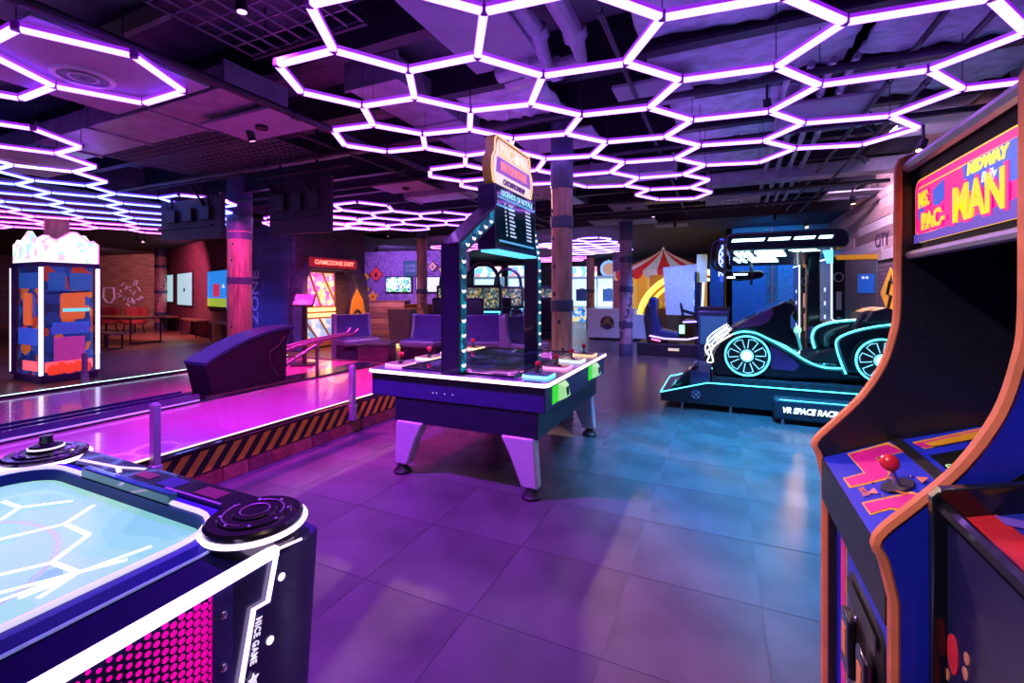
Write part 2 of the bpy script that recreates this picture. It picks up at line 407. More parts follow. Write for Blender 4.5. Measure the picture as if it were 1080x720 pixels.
board('white ceiling board with a round vent over the far end of the lanes', 20, 172, 3.1, 1.3, 1.0, vent=True, rod=3.255)
board('bluish ceiling board under the foil insulation', 868, 120, 3.4, .8, .8)
board('ceiling board above the spotlight next to the plank wall', 985, 132, 3.36, .7, .7)
board('ceiling board left of the brown plank wall top', 900, 205, 3.3, .9, .6)
board('ceiling board with a round vent before the kart ride', 772, 212, 3.2, .9, .7, vent=True)
board('ceiling board above the steel column with blue bands', 663, 219, 3.26, .7, .7, light=1)
board('ceiling board hung beside the lit column', 676, 234, 3.2, .7, .7)
board('ceiling board in front of the far hall', 708, 238, 3.2, .8, .6)
board('square ceiling board with a black grille near the far column', 641, 235, 3.2, .8, .8, vent=True)
board('long ceiling board over the four player table', 590, 150, 3.4, 1.0, .7)
board('ceiling board behind the tall game sign', 560, 205, 3.1, .9, .9, vent=True, rod=3.21)
board('bluish ceiling board beside the dark conduit', 690, 100, 3.42, .7, .6)

# wire mesh tray over the lanes
def mesh_tray(label, x0, x1, y0, y1, z, sp=.1):
    t = thing('wire_mesh_tray', label, 'cable tray', ((x0 + x1) / 2, (y0 + y1) / 2, z))
    hx, hy = (x1 - x0) / 2, (y1 - y0) / 2; m_ = MB()
    n = int(2 * hx / sp)
    for i in range(n + 1): p = -hx + 2 * hx * i / n; m_.box(p - .006, p + .006, -hy, hy, 0, .012)
    n = int(2 * hy / sp)
    for i in range(n + 1): p = -hy + 2 * hy * i / n; m_.box(-hx, hx, p - .006, p + .006, .012, .024)
    o = m_.build('wire_mesh', mat('mesh_wire', (.22, .19, .25), .5, .6), t, smooth=False); o['kind'] = 'stuff'
    for ya_ in (-hy - .03, hy): B(-hx - .02, hx + .02, ya_, ya_ + .03, -.01, .07).build('tray_rim', joist_m, t)
    for xa_ in (-hx * .8, hx * .8): MB().cyl((xa_, hy + .015, .07), (xa_, hy + .015, 3.9 - z), .008, n=6).build('hanger_rod', joist_m, t)
mesh_tray('wire mesh tray hung beneath the wide duct over the lanes', -7.6, -4.9, 3.25, 4.42, 3.36)
mesh_tray('wire mesh tray near the plain ceiling board above the lanes', -3.6, -2.4, 1.5, 2.6, 3.5, .14)

# ---- walls
def wall(name, p0, p1, h, m_, label=None, th=.15):
    p0, p1 = Vector((p0[0], p0[1])), Vector((p1[0], p1[1])); d = p1 - p0; L = d.length
    o = B(0, L, 0, th, 0, h).build(name, m_, loc=(p0.x, p0.y, 0), rotz=atan2(d.y, d.x), smooth=False)
    return struct(o, label)
brick_red = brick_mat('red_brick', (.30, .07, .06), (.20, .05, .05), (.10, .06, .08))
brick_dark = brick_mat('dusky_brick', (.22, .12, .16), (.14, .09, .13), (.08, .06, .09))
brick_blue = brick_mat('painted_brick', (.30, .30, .32), (.20, .20, .23), (.09, .09, .11), .24, .08)
graf_m = art_mat('graffiti_brick', [(.16, .11, .24), (.30, .20, .38), (.22, .15, .32), (.36, .26, .42), (.2, .14, .3)], 2.2, 0, .8, 2.0, 'noise')
wr = wall('wall_right', (2.6, -2.6), (2.6, 14.45), 3.9, brick_mat('pale_brick', (.30, .22, .22), (.22, .17, .18), (.12, .1, .11)), 'brick side wall with a broad band of wooden planks', -.2)
# plank band: separate boards on the right wall
pm = [mat('plank_%d' % k, c, .65, var=.35, scale=4, stretch=(8, .7, 8), bump=.25) for k, c in enumerate([(.34, .21, .16), (.46, .32, .26), (.22, .14, .12), (.55, .46, .43), (.38, .26, .21)])]
zz = 2.08; row = 0
while zz < 3.5:
    hgt = random.choice([.15, .19, .17]); x = 4.2 + random.random() * .8
    while x < 14.2:
        L = random.uniform(1.0, 2.4); L = min(L, 14.25 - x)
        th = random.uniform(.02, .04)
        p = B(0, L - .008, 0, th, 0, hgt - .008).build('plank', random.choice(pm), wr, (x + 2.6, 0, zz), smooth=False)
        x += L
    zz += hgt; row += 1
lm = mat('wall_letters', (.07, .02, .05), .7)
for key, y, z in (('cg', 6.9, 2.85), ('in', 6.95, 2.42), ('city', 9.9, 2.42)):
    lettering(key, lm, wr, (y + 2.6, .045, z), (-1, 0, 0), (0, 0, 1))
wk = wall('wall_back', (2.6, 14.3), (.15, 14.3), 3.9, brick_blue, 'grey brick wall behind the kart ride', -.15)
wall('wall_far', (3.0, 25.2), (-13, 25.2), 3.4, brick_dark, 'dusky brick wall at the far end of the hall', -.15)
wall('wall_side', (.15, 14.3), (.15, 25.2), 3.4, brick_dark, 'brick side wall of the far hall', -.15)
wall('wall_screens', (-9.6, 16.6), (-14.6, 15.6), 3.4, graf_m, 'graffiti covered brick wall with two television screens', -.15)
wall('wall_partition', (-10.0, 8.25), (-10.0, 10.9), 3.4, brick_dark, 'brick wall around the gamezone exit', .2)
wall('wall_corner', (-10.0, 10.9), (-14.6, 15.6), 3.4, brick_dark, 'brick return wall beside the gamezone exit', .2)
wall('wall_posters', (-13.4, 8.9), (-23.7, 12.3), 3.4, brick_red, 'red brick wall with lit posters', -.15)
wall('wall_left', (-23.7, 12.3), PD(60, 23), 3.4, mat('plank_wall', (.26, .14, .09), .7, var=.5, scale=2.5, stretch=(.5, 1, 9)), 'wooden plank wall at the end of the lobby', -.15)
wall('wall_lobby', PD(60, 23), (-34, -2.6), 3.4, brick_dark, 'dark wall closing the lobby', -.15)
wall('wall_behind', (-34, -2.6), (3.2, -2.6), 3.9, mat('dark_render', (.06, .05, .08), .8), 'dark wall behind the viewer', -.15)
# ribbed dark boards between the red brick wall and the gamezone exit
rib_m = mat('ribbed_board', (.07, .06, .17), .6, var=.4, scale=5)
wj = wall('wall_ribbed', (-13.4, 8.9), (-10.0, 8.25), 3.4, rib_m, 'dark ribbed board wall beside the gamezone exit', .12)
for k in range(9):
    inst('board', B(0, .13, -.05, 0, 0, 3.35).mesh('board', rib_m, False), wj, (2.05 + k * .155, 0, 0))
zm = mat('zone_letters', (.50, .40, .62), .6)
lettering('zone', zm, wj, (1.62, -.02, 1.38), (0, 0, 1), (-1, 0, 0), sx=1.0, sy=1.05)

# ---- round columns
colw = mat('column_timber', (.42, .24, .18), .5, var=.4, scale=3, stretch=(6, 6, .8)); colb = mat('column_band', (.06, .07, .13), .5); colg = mat('column_grey', (.30, .24, .30), .5, var=.3, scale=4, stretch=(4, 4, .8))
scribble = mat('column_scribble', (.05, .03, .08), .6)
def column(label, x, y, r, m_, bands, motif=False, ztop=3.9, zcap=2.75):
    t = thing('column', label, 'column', (x, y, 0))
    MB().lathe([(r, 0), (r, ztop)], n=28).build('shaft', m_, t)
    MB().lathe([(r + .012, 0), (r + .012, .28), (r, .3)], n=28).build('base_band', colb, t)
    MB().lathe([(r, zcap), (r + .012, zcap + .01), (r + .012, ztop)], n=28).build('head_band', colb, t)
    for z in bands: MB().lathe([(r, z - .07), (r + .012, z - .065), (r + .012, z + .065), (r, z + .07)], n=28).build('band', colb, t)
    if motif:
        for k in range(motif):
            a0 = -2.4 + k * .5; z0 = .55 + k * (1.9 / motif)
            pts = [((r + .006) * cos(a0 + .5 * sin(q * .9)), (r + .006) * sin(a0 + .5 * sin(q * .9)), z0 + .05 * q * cos(q)) for q in [i * .5 for i in range(9)]]
            pts = [Vector((p[0], p[1], 0)) .lerp(Vector((0, 0, 0)), 0) + Vector((0, 0, p[2])) for p in pts]
            MB().tube(smooth_path([Vector((a.x, a.y, a.z)) for a in pts], 2), .014, 6).build('painted_squiggle', scribble, t)
    else:
        for k in range(7):
            a0 = -1.9 + random.uniform(-.5, .8); z0 = .5 + k * .33
            MB().ell(((r - .006) * cos(a0), (r - .006) * sin(a0), z0), .022, .022, .03, 8, 5).build('knot_hole', scribble, t)
    return t
column('round timber column with dark bands behind the four player table', -1.74, 5.25, .125, colw, (1.35, 2.35))
column('round column painted with little figures beside the driving simulator', -2.06, 11.05, .15, colg, (.75, 1.6, 2.3), 7)
column('round column with painted squiggles behind the lounge seats', -8.07, 11.2, .15, colw, (1.55,), 6, 3.32, 3.1)
column('broad pink lit column beside the black ball return', -8.87, 6.10, .22, colw, (1.75, 2.65))
column('slender column with painted squiggles on the lobby floor', -21.1, 11.1, .21, colw, (.65, 1.55, 2.6), 6, 3.32, 3.0)
column('column standing behind the claw machine', -13.12, 4.88, .2, colw, (2.4,), 4, 3.32, 3.1)
column('far column before the racing machines', -5.0, 18.9, .17, colw, (1.6,), 4, 3.32, 3.0)

# ---- hexagon light fields (each field one fixture of tubes and joints)
HZ = 3.06; HK = HZ - CH
def tube_meshes(tagname, col, k=1.0):
    side = glow('hexside_' + tagname, (col[0] * .55, .0, .72 * col[2]), E_HEXSIDE * k); face = glow('hexface_' + tagname, col, E_HEX * k)
    upfill = glow('hexfill_' + tagname, tuple(c ** 1.7 for c in col), E_HEXFILL * k)  # unseen glowing top face, added to brighten the ceiling
    h = MB().box(0, 1, -.027, .027, .024, .048); h.cm = 1; h.box(0, 1, -.018, .018, .048, .050); h = h.mesh('tube', [side, upfill], False)
    d = MB().prism([(-.024, .024), (.024, .024), (.022, .004), (.012, .0), (-.012, .0), (-.022, .004)], 'x', 0, 1).mesh('diffuser', face, False)
    j = MB().lathe([(.024, .002), (.027, .006), (.027, .050), (.015, .058)], n=12).mesh('joint', mat('hex_joint', (.16, .04, .30), .4, em=(.2, .0, .5), es=.12))
    return h, d, j
HEXM = {'purple': tube_meshes('purple', PURPLE), 'blue': tube_meshes('blue', BLUE, 1.0), 'pink': tube_meshes('pink', PINK, .9), 'violet': tube_meshes('violet', (.5, .3, 1.0))}
def hex_field(label, verts, edges, kind, dz=0.):
    """verts {id:(x,y)} in metres; edges pairs of ids"""
    V = list(verts.values()); cx = sum(v[0] for v in V) / len(V); cy = sum(v[1] for v in V) / len(V)
    t = thing('hexagon_light_field', label, 'light', (cx, cy, HZ + dz), 0, 'hexagon ceiling lights')
    kinds = kind if callable(kind) else (lambda x, y: kind)
    used = set()
    for a, b in edges:
        A = Vector((verts[a][0] - cx, verts[a][1] - cy, 0)); C = Vector((verts[b][0] - cx, verts[b][1] - cy, 0))
        d = C - A; L = d.length; g = .02; s = A + d * (g / L)
        h, f, j = HEXM[kinds(cx + A.x, cy + A.y)]
        o = inst('tube', h, t, s, (0, 0, atan2(d.y, d.x)), (L - 2 * g, 1, 1)); inst('diffuser', f, o)
        used |= {a, b}
    for a in used: inst('joint', HEXM['purple'][2], t, (verts[a][0] - cx, verts[a][1] - cy, 0))
    # suspension wires up to the joists
    m_ = MB(); ks = sorted(used, key=str)
    for a in ks[::2]:
        vx, vy = verts[a]; zt_ = min([3.52 if vx > -10.1 and vy < 12.1 else 3.31] + [q[4] for q in OBST if q[0] < vx < q[1] and q[2] < vy < q[3]]) - HZ - dz
        if zt_ > .06: m_.cyl((vx - cx, vy - cy, .05), (vx - cx, vy - cy, zt_), .003, n=4)
    m_.build('suspension_wires', joist_m, t)['kind'] = 'stuff'
    return t
MAINV = dict(a=(326.2, 7.9), b=(351.8, 55.9), c=(292.7, 70.7), d=(317.5, 99.7), e=(430.9, 77.3), f=(382.4, 114), g=(437, 105.5), h=(496.4, 118.7), i=(503.7, 62.5), j=(510.6, 15.3),
    k=(393.5, 134), l=(445.7, 143.3), m=(495.3, 138.5), n=(351.2, 139.3), o=(363.4, 154.9), p=(408.5, 161.7), q=(448.3, 157.8), r=(491, 165.7), s=(490.6, 175.7), t=(453.4, 180.2),
    A=(698.3, 21.6), B=(660, 69.4), C=(718, 87), D=(572.5, 82.3), E=(559.8, 112), F=(613, 123.5), G=(684.6, 116), H=(730, 128.8), I=(597.5, 143), J=(639.7, 151.7), K=(701.5, 146.4), L=(738.4, 155),
    M=(623.9, 166.2), N=(658.2, 172.8), O=(712, 168.9), P=(743.7, 175.5), Q=(891, 26.4), R=(1045.4, 1.3), S=(818.5, 73.4), T=(864.6, 92.3), U=(979.4, 76.5), V=(1015, 96.3), W=(811.9, 120), X=(847.5, 131.9),
    Y=(938.5, 124.5), Z=(968.9, 136.7), AA=(909.5, 154.4), BB=(838.3, 158.3), CC=(805.3, 150.4), DD=(801, 172.8), a2=(411.6, -11.5), j2=(616.4, -7.6), A2=(827, -1), RR=(1083, 37), VV=(1110, 85),
    mI=(541, 148), mJ=(537, 159.5), P2=(575, 169), P3=(566.3, 181), sR=(527, 183), sS=(524, 189), t2=(453.6, 187.5), u1=(487, 192.5), u2=(486.4, 197.5), v1=(522, 204),
    C1=(596, 186.8), C2=(599, 193.8), N1=(643.8, 183), N2=(673.5, 188.8), N3=(659, 197), O2=(720.4, 185.4), P4=(748.5, 190.8), O3=(728.3, 199), N4=(685, 201), P5=(750.6, 203.8), O4=(733, 210.4), N5=(694.4, 211.5), N6=(670.4, 206.9), N7=(618.3, 198.5), S9=(545, 196))
MAINE = 'a-b b-c c-d b-e d-f e-g f-g e-i i-j j-a2 a2-a i-D D-E E-h h-g f-k k-l l-m m-h k-n n-o o-p p-q q-l q-r m-mI mI-I mI-mJ mJ-r mJ-P2 P2-M P2-P3 r-s s-t s-sR sR-P3 sR-sS sS-u1 t-t2 t2-u1 u1-u2 u2-v1 A-B B-C C-G G-F F-E B-D F-I G-H H-K K-J J-I J-M K-L L-O M-N N-O O-P N-N1 N1-C1 C1-P3 C1-C2 C2-N7 C2-S9 S9-sS N7-N3 N1-N2 N2-N3 N2-O2 P-O2 O2-P4 P4-O3 N3-N4 N4-O3 O3-P5 P5-O4 O4-N5 N5-N6 N6-N4 j-j2 j2-A A-A2 A2-Q Q-S Q-R R-RR U-RR C-S S-T T-W W-H W-X X-CC CC-L CC-BB BB-DD DD-P X-Y Y-Z Z-AA AA-BB T-U U-V V-Y V-VV'.split()
mv = {k: tuple(G(*p, HZ)[:2]) for k, p in MAINV.items()}
hex_field('great purple white hexagon light field spreading above the four player table', mv, [e.split('-') for e in MAINE], 'purple')
def lattice_field(label, c0, s, hexes, kind, dz=0.):
    """flat-top hexagons; hexes = list of (column, row) with offset columns"""
    verts = {}; edges = set()
    for (m_, n_) in hexes:
        cx = c0[0] - 1.5 * s * m_; cy = c0[1] + sqrt(3) * s * (n_ + m_ / 2)
        ids = []
        for k in range(6):
            x = cx + s * cos(k * pi / 3); y = cy + s * sin(k * pi / 3); key = (round(x * 20), round(y * 20))
            for dx in (-1, 0, 1):
                for dy in (-1, 0, 1):
                    if (key[0] + dx, key[1] + dy) in verts: key = (key[0] + dx, key[1] + dy)
            verts.setdefault(key, (x, y)); ids.append(key)
        for k in range(6): edges.add(tuple(sorted((ids[k], ids[(k + 1) % 6]))))
    return hex_field(label, verts, sorted(edges), kind, dz)
s1 = .345 * HK
lattice_field('small purple hexagon light field round the vented ceiling panel', (-2.618 * HK, 1.091 * HK), s1, [(0, 0), (1, -1)], 'purple')
blue = [(m_, 0) for m_ in range(0, 9)] + [(m_, -1) for m_ in range(1, 10)] + [(m_, -2) for m_ in range(4, 11)] + [(m_, -3) for m_ in range(8, 12)] + [(m_, 1) for m_ in range(3, 9)] + [(m_, 2) for m_ in range(2, 8)]
lattice_field('long blue hexagon light field above the bowling lanes', (-4.2 * HK, 1.32 * HK), .3505 * HK, blue,
              lambda x, y: 'purple' if x > -7.2 else ('violet' if x > -8.3 else ('pink' if x < -12.3 else 'blue')))
lattice_field('pinkish purple hexagon light field behind the hanging lane screens', (-3.85 * HK, 4.19 * HK), .35 * HK,
              [(0, 0), (0, 1), (0, 2), (1, 0), (1, 1), (1, 2), (1, -1), (2, 0), (2, 1), (2, -1), (3, 0), (3, -1), (-1, 2), (-1, 3), (-2, 4), (-2, 3)], 'purple')
lattice_field('pink hexagon light field in front of the gamezone exit', (-8.3, 6.95), .52, [(0, 0), (0, 1), (1, 0), (-1, 1), (-1, 2)], 'pink')
lattice_field('hexagon light field above the racing machines of the far hall', (-3.4, 13.2), .52, [(0, 0), (0, 1), (1, 0), (1, 1), (0, 2), (1, 2), (2, 0), (2, 1), (0, 3), (1, 3), (2, 3), (0, 4), (1, 4), (2, 4)], 'violet')
lattice_field('far hexagon light field before the prize machines', (-7.2, 19.7), .52, [(0, 0), (0, 1), (1, 0), (1, 1), (-1, 0), (-1, 1), (-2, 1), (-1, 2), (0, 2)], 'pink')
lattice_field('hexagon light field over the lounge by the television wall', (-7.9, 12.9), .52, [(0, 0), (1, 0), (0, 1), (1, 1), (-1, 1), (-1, 2), (-2, 2), (-3, 3), (-2, 3)], 'pink')

# ---- downlights
def spot(label, loc, target, col, power, angle=70, visible_col=(1, .6, .3), size=.06, group='spotlights on the ceiling'):
    t = thing('ceiling_spotlight', label, 'spotlight', loc)
    d = (Vector(target) - Vector(loc)).normalized()
    MB().cyl((0, 0, 0), (0, 0, .16), .012, n=8).build('stem', joist_m, t)
    MB().cyl(-d * .02, d * .10, .034, .038, 16).build('can', BLACK, t)
    MB().cyl(d * .099, d * .102, .030, .030, 16).build('lens', glow('lens_%d%d%d' % tuple(int(c * 9) for c in visible_col), visible_col, 3), t)
    q = d.to_track_quat('-Z', 'Y')
    l = lamp('bulb', t, 'SPOT', d * .12, col, power * SPOT_GAIN, size, q.to_euler(), angle)
    return t
# =================================================================== FOREGROUND
def onplane(px, py, p, n):
    r = ray(px, py); o = Vector((0, 0, CH)); t = (Vector(p) - o).dot(n) / r.dot(n)
    return o + r * t
ORANGE = mat('orange_trim', (.85, .22, .10), .4, coat=.2)
CABBLUE = mat('cabinet_blue', (.015, .03, .62), .4)
PINKP = mat('cabinet_pink', (.72, .015, .30), .4); YELP = mat('cabinet_yellow', (.9, .42, .02), .4)

# ---- yellow lettered upright cabinet against the viewer's right
Yf, Yn = 1.58, 1.02
cab = thing('arcade_cabinet', 'tall blue and black upright arcade cabinet with orange edging and pink lit marquee', 'arcade cabinet', (.6, 1.32, 0))
CL = tuple(-c for c in cab.location)
front = [(950, 176), (949.5, 260), (949, 325), (945, 352), (934, 385), (912, 418), (886, 443), (862, 466), (866, 480), (872, 505)]
prof = [AY(px, py, Yf) for px, py in front]; prof = [(p.x, p.z) for p in prof]
prof = [(p.x, p.y) for p in [Vector(q) for q in prof]]
curve = [(v.x, v.z) for v in smooth_path([Vector((p[0], 0, p[1])) for p in prof], 4)]
full = curve + [(curve[-1][0], 0.04), (1.12, 0.04), (1.12, 1.86), (curve[0][0] + .03, 1.87), (curve[0][0] + .008, 1.862)]
for y0, y1, lab in ((Yf, Yf + .022, None), (Yn - .022, Yn, None)):
    sp_ = MB().prism(full, 'y', y0, y1).build('side_panel', [mat('cabinet_black', (.012, .011, .012), .35, var=.4, scale=120)] if y0 == Yf else [CABBLUE], cab, CL, smooth=False)
    yc = (y0 + y1) / 2
    path = [(1.1, yc, 1.865), (curve[0][0] + .03, yc, 1.872), (curve[0][0] + .006, yc, 1.862)] + [(x, yc, z) for x, z in curve] + [(curve[-1][0], yc, .05)]
    MB().tube(path, .0125, 8).build('edge_molding', ORANGE, sp_)
# blue fields inside the near side panel seen through the cut-out
for pts_, m__ in (([(1046, 519), (1095, 491), (1095, 503), (1066, 521)], mat('art_black', (.01, .01, .012), .4)), ([(1066, 521), (1095, 503), (1095, 560), (1066, 560)], YELP)):
    q_ = [AY(a, b, Yn - .024) for a, b in pts_]; MB().prism([(p_.x, p_.z) for p_ in q_], 'y', Yn - .024, Yn - .0222).build('side_art', m__, cab, CL)
# body core
B(.33, 1.12, Yn, Yf, .06, .86).build('lower_body', BLACK, cab, CL)
B(.5, 1.12, Yn, Yf, 1.83, 1.865).build('top_board', mat('cabinet_top', (.10, .09, .12), .35), cab, CL)
B(1.09, 1.12, Yn, Yf, .86, 1.84).build('back_board', BLACK, cab, CL)
# marquee: lit face with frame and lettering
mq = MB().box(.478, .60, Yn, Yf, 1.612, 1.835).build('marquee_box', mat('marquee_black', (.004, .004, .005), .6, spec=.15), cab, CL)
MB().tube([(.468, Yn, 1.845), (.468, Yf, 1.845)], .016, 8).build('marquee_top_rail', mat('satin_rail', (.5, .45, .5), .3, .6), cab, CL)
MB().tube([(.472, Yn, 1.604), (.472, Yf, 1.604)], .012, 8).build('marquee_bottom_rail', MATS['satin_rail'], cab, CL)
def lit(name, col, es): return mat(name, tuple(c * .6 for c in col), .35, em=col, es=es, var=.02)
mqP, mqY, mqB, mqO = lit('marquee_pink', (.85, .0, .22), 1.0), lit('marquee_yellow', (1, .58, .0), 1.05), lit('marquee_blue', (.0, .10, .62), .9), lit('marquee_orange', (.95, .2, .02), 1.0)
def mpoly(pts, x, m_, name='marquee_art', th=.001):
    return MB().prism([(Yf - s_, z_) for s_, z_ in pts], 'x', x, x - th).build(name, m_, mq, smooth=False)
z0, z1 = 1.632, 1.798
mpoly(rrect(.015, .505, z0, z1, .03), .478, mqY); mpoly(rrect(.020, .502, z0 + .005, z1 - .004, .027), .4768, mqP)
mpoly(rrect(.034, .498, z0 + .018, z1 - .022, .018), .4756, mqY); mpoly(rrect(.038, .496, z0 + .022, z1 - .026, .015), .4744, mqP)
mpoly([(.14, 1.715), (.14, 1.752), (.20, 1.765), (.20, 1.72), (.17, 1.71)], .4732, mqB)
mpoly([(.29, 1.772), (.496, 1.774), (.496, 1.70), (.43, 1.70), (.40, 1.735), (.36, 1.70), (.30, 1.72)], .4732, mqB)
mpoly([(.05, 1.715), (.06, 1.73), (.085, 1.73), (.085, 1.70), (.05, 1.69)], .4732, mqB)
mpoly([(.02, 1.632), (.02, 1.655), (.12, 1.652), (.30, 1.655), (.50, 1.668), (.50, 1.632)], .4732, lit('marquee_violet', (.10, .06, .45), .8))
def mtext(key, s_, z_, m_, sx, sy, x=.4715):
    return lettering(key, m_, mq, (x, Yf - s_, z_), (0, -1, 0), (0, 0, 1), sx=sx, sy=sy)
mtext('ms', .090, 1.738, mqP, .52, .62, .473); mtext('ms', .090, 1.738, mqY, .46, .52)
mtext('pac', .142, 1.680, mqP, .66, .66, .473); mtext('pac', .142, 1.680, mqY, .58, .55); mtext('man', .352, 1.690, mqP, .70, .80, .473); mtext('man', .352, 1.690, mqY, .63, .69)
mtext('midway', .385, 1.757, lit('marquee_lemon', (1, .8, .05), 1.0), .85, .75); mtext('bally', .395, 1.728, lit('marquee_white', (.8, .85, 1), .9), .8, .8)
for sgn in (0, 1): pass
# control panel and bezel, one sloping run
c0, c1, c2 = Vector((.272, 0, 1.022)), Vector((.432, 0, 1.092)), Vector((.76, 0, 1.205))
MB().prism([(c0.x, c0.z), (c1.x, c1.z), (c1.x, .88), (c0.x + .01, .88)], 'y', Yn, Yf).build('control_panel', [CABBLUE], cab, CL)
B(c0.x - .004, c0.x + .012, Yn, Yf, .905, 1.02).build('panel_lip', BLACK, cab, CL)
MB().prism([(c1.x - .004, c1.z + .002), (c1.x + .018, c1.z + .01), (c1.x + .018, c1.z - .03), (c1.x - .004, c1.z - .03)], 'y', Yn, Yf).build('divider_strip', BLACK, cab, CL)
bz = MB().prism([(c1.x + .01, c1.z + .003), (c2.x, c2.z), (c2.x, 1.0), (c1.x + .01, 1.0)], 'y', Yn, Yf).build('screen_bezel', CABBLUE, cab, CL)
B(.76, .78, Yn, Yf, 1.1, 1.62).build('screen_hood', BLACK, cab, CL)
NCP = Vector((-(c1.z - c0.z), 0, c1.x - c0.x)).normalized(); NBZ = Vector((-(c2.z - c1.z), 0, c2.x - c1.x)).normalized()
def cpx(x, y): return 860 + x / 4.5, 440 + y / 4.5
def cp_art(pts, m_, off, plane='c', name='panel_art'):
    base, n = (c0, NCP) if plane == 'c' else (c1, NBZ)
    P = [onplane(*cpx(*q), base + n * off, n) for q in pts]
    P = [Vector((p.x, min(max(p.y, Yn + .001), Yf - .001), p.z)) for p in P]
    m2 = MB(); k = len(P); m2.add([tuple(p) for p in P] + [tuple(p - n * .0015) for p in P], [tuple(range(k)), tuple(range(2 * k - 1, k - 1, -1))] + [(i, (i + 1) % k, k + (i + 1) % k, k + i) for i in range(k)])
    return m2.build(name, m_, cab, CL, smooth=False)
b1 = [(345, 128), (160, 175), (240, 264), (140, 291), (166, 324), (330, 285), (345, 262), (283, 187), (410, 160)]
def grow(pts, k):
    cx = sum(p[0] for p in pts) / len(pts); cy = sum(p[1] for p in pts) / len(pts); n = len(pts); out = []
    ar = sum(pts[i][0] * pts[(i + 1) % n][1] - pts[(i + 1) % n][0] * pts[i][1] for i in range(n)); sg = 1 if ar > 0 else -1
    for i in range(n):
        a, b, c = Vector(pts[i - 1]), Vector(pts[i]), Vector(pts[(i + 1) % n])
        e1, e2 = (b - a).normalized(), (c - b).normalized(); nn = Vector((e1.y + e2.y, -(e1.x + e2.x))) * sg
        nn = nn.normalized() if nn.length > 1e-4 else Vector((0, 0)); out.append((b.x + nn.x * k, b.y + nn.y * k))
    return out
cp_art(grow(b1, 11), YELP, .0015); cp_art(b1, PINKP, .003)
b2 = [(228, 408), (455, 362), (480, 370), (560, 450), (520, 500), (440, 470), (400, 430), (350, 425), (262, 452)]
cp_art(grow(b2, 11), YELP, .0015); cp_art(b2, PINKP, .003)
b3 = [(380, 160), (900, 40), (1000, 20), (1010, 60), (900, 95), (450, 172)]
cp_art([(460, 118), (930, 18), (940, 60), (520, 148)], YELP, .002, 'b'); cp_art([(465, 125), (930, 25), (938, 54), (520, 142)], PINKP, .0035, 'b')
cp_art([(515, 122), (800, 58), (835, 85), (560, 135)], YELP, .005, 'b', 'instruction_card')
scr = cp_art([(540, 180), (900, 115), (1000, 240), (760, 360)], mat('dark_screen', (.012, .014, .012), .08, coat=.6), .003, 'b', 'screen')
yx = (onplane(*cpx(700, 290), c1, NBZ) - onplane(*cpx(610, 225), c1, NBZ)); yx = Vector((0, -1, 0))
p = onplane(*cpx(660, 250), c1 + NBZ * .006, NBZ); lettering('credit', glow('screen_green', (.35, .9, .3), 1.0), cab, p + Vector(CL), (0, -1, 0), Vector((1, 0, .35)))
p = onplane(*cpx(228, 352), c0 + NCP * .004, NCP); lettering('move', ORANGE, cab, p + Vector(CL), (0, -1, 0), Vector((1, 0, .44)))
# joystick
P0 = onplane(*cpx(392, 328), c0 + NCP * .002, NCP)
js = MB().cyl(P0, P0 + NCP * .004, .034, n=8).build('joystick_plate', BLACK, cab, CL)
tip = P0 + Vector((-.012, .012, .048))
st = MB().cyl(P0, tip, .0055, n=10).build('joystick_shaft', CHROME, cab, CL)
MB().ell(tip, .0195).build('joystick_ball', mat('joystick_red', (.75, .02, .04), .25, coat=.4), cab, CL)
for k, (dx, dy) in enumerate(((-1.1, 0), (1.1, 0), (0, 1.1), (0, -1.1))):
    e = Vector((.045 * dx * .9, .04 * dy, .02 * dx)); q = Vector((-dy, dx, 0)) * .016
    MB().poly([P0 + e * 1.25 + NCP * .003, P0 + e * .85 + q + NCP * .003, P0 + e * .85 - q + NCP * .003]).build('arrow_mark', ORANGE, cab, CL)
for a in range(4): 
    e = Vector((.05 * cos(pi / 4 + a * pi / 2), .05 * sin(pi / 4 + a * pi / 2), .02 * cos(pi / 4 + a * pi / 2)))
    MB().ell(P0 + e + NCP * .002, .003).build('bolt', CHROME, cab, CL)
# front board with pink and yellow frame, coin door
fx = .305
B(fx, fx + .03, Yn, Yf, .06, .93).build('front_board', CABBLUE, cab, CL)
def frame(y0, y1, z0, z1, w, x, m_, name):
    m2 = MB(); m2.box(x - .002, x, y0, y0 + w, z0, z1).box(x - .002, x, y1 - w, y1, z0, z1).box(x - .0021, x, y0, y1, z1 - w, z1); m2.build(name, m_, cab, CL, smooth=False)
frame(1.085, 1.52, .08, .905, .055, fx, YELP, 'frame_line'); frame(1.092, 1.513, .08, .898, .041, fx - .002, PINKP, 'frame_band')
cd = MB().prism(rrect(1.15, 1.42, .3, .80, .03), 'x', fx, fx - .006).build('coin_door', mat('coin_door_black', (.015, .014, .018), .35), cab, CL)
for yy in (1.215, 1.35):
    s_ = B(fx - .03, fx - .012, yy - .035, yy + .035, .58, .72).build('coin_slot', BLACKG, cd, bevel=.006)
    B(fx - .0315, fx - .03, yy - .012, yy + .018, .62, .69).build('coin_button', mat('coin_amber', (.55, .12, .03), .3, em=(1, .25, .05), es=.15), cd)
    B(fx - .028, fx - .012, yy - .045, yy + .045, .34, .45).build('return_cup', BLACKG, cd, bevel=.006)
B(fx - .014, fx - .011, 1.17, 1.40, .745, .785).build('door_plate', DARKM, cd)
MB().cyl((fx - .02, 1.31, .50), (fx - .01, 1.31, .50), .012).build('lock', CHROME, cd)
MB().ell((fx - .014, 1.31, .735), .006).build('bolt', CHROME, cd)

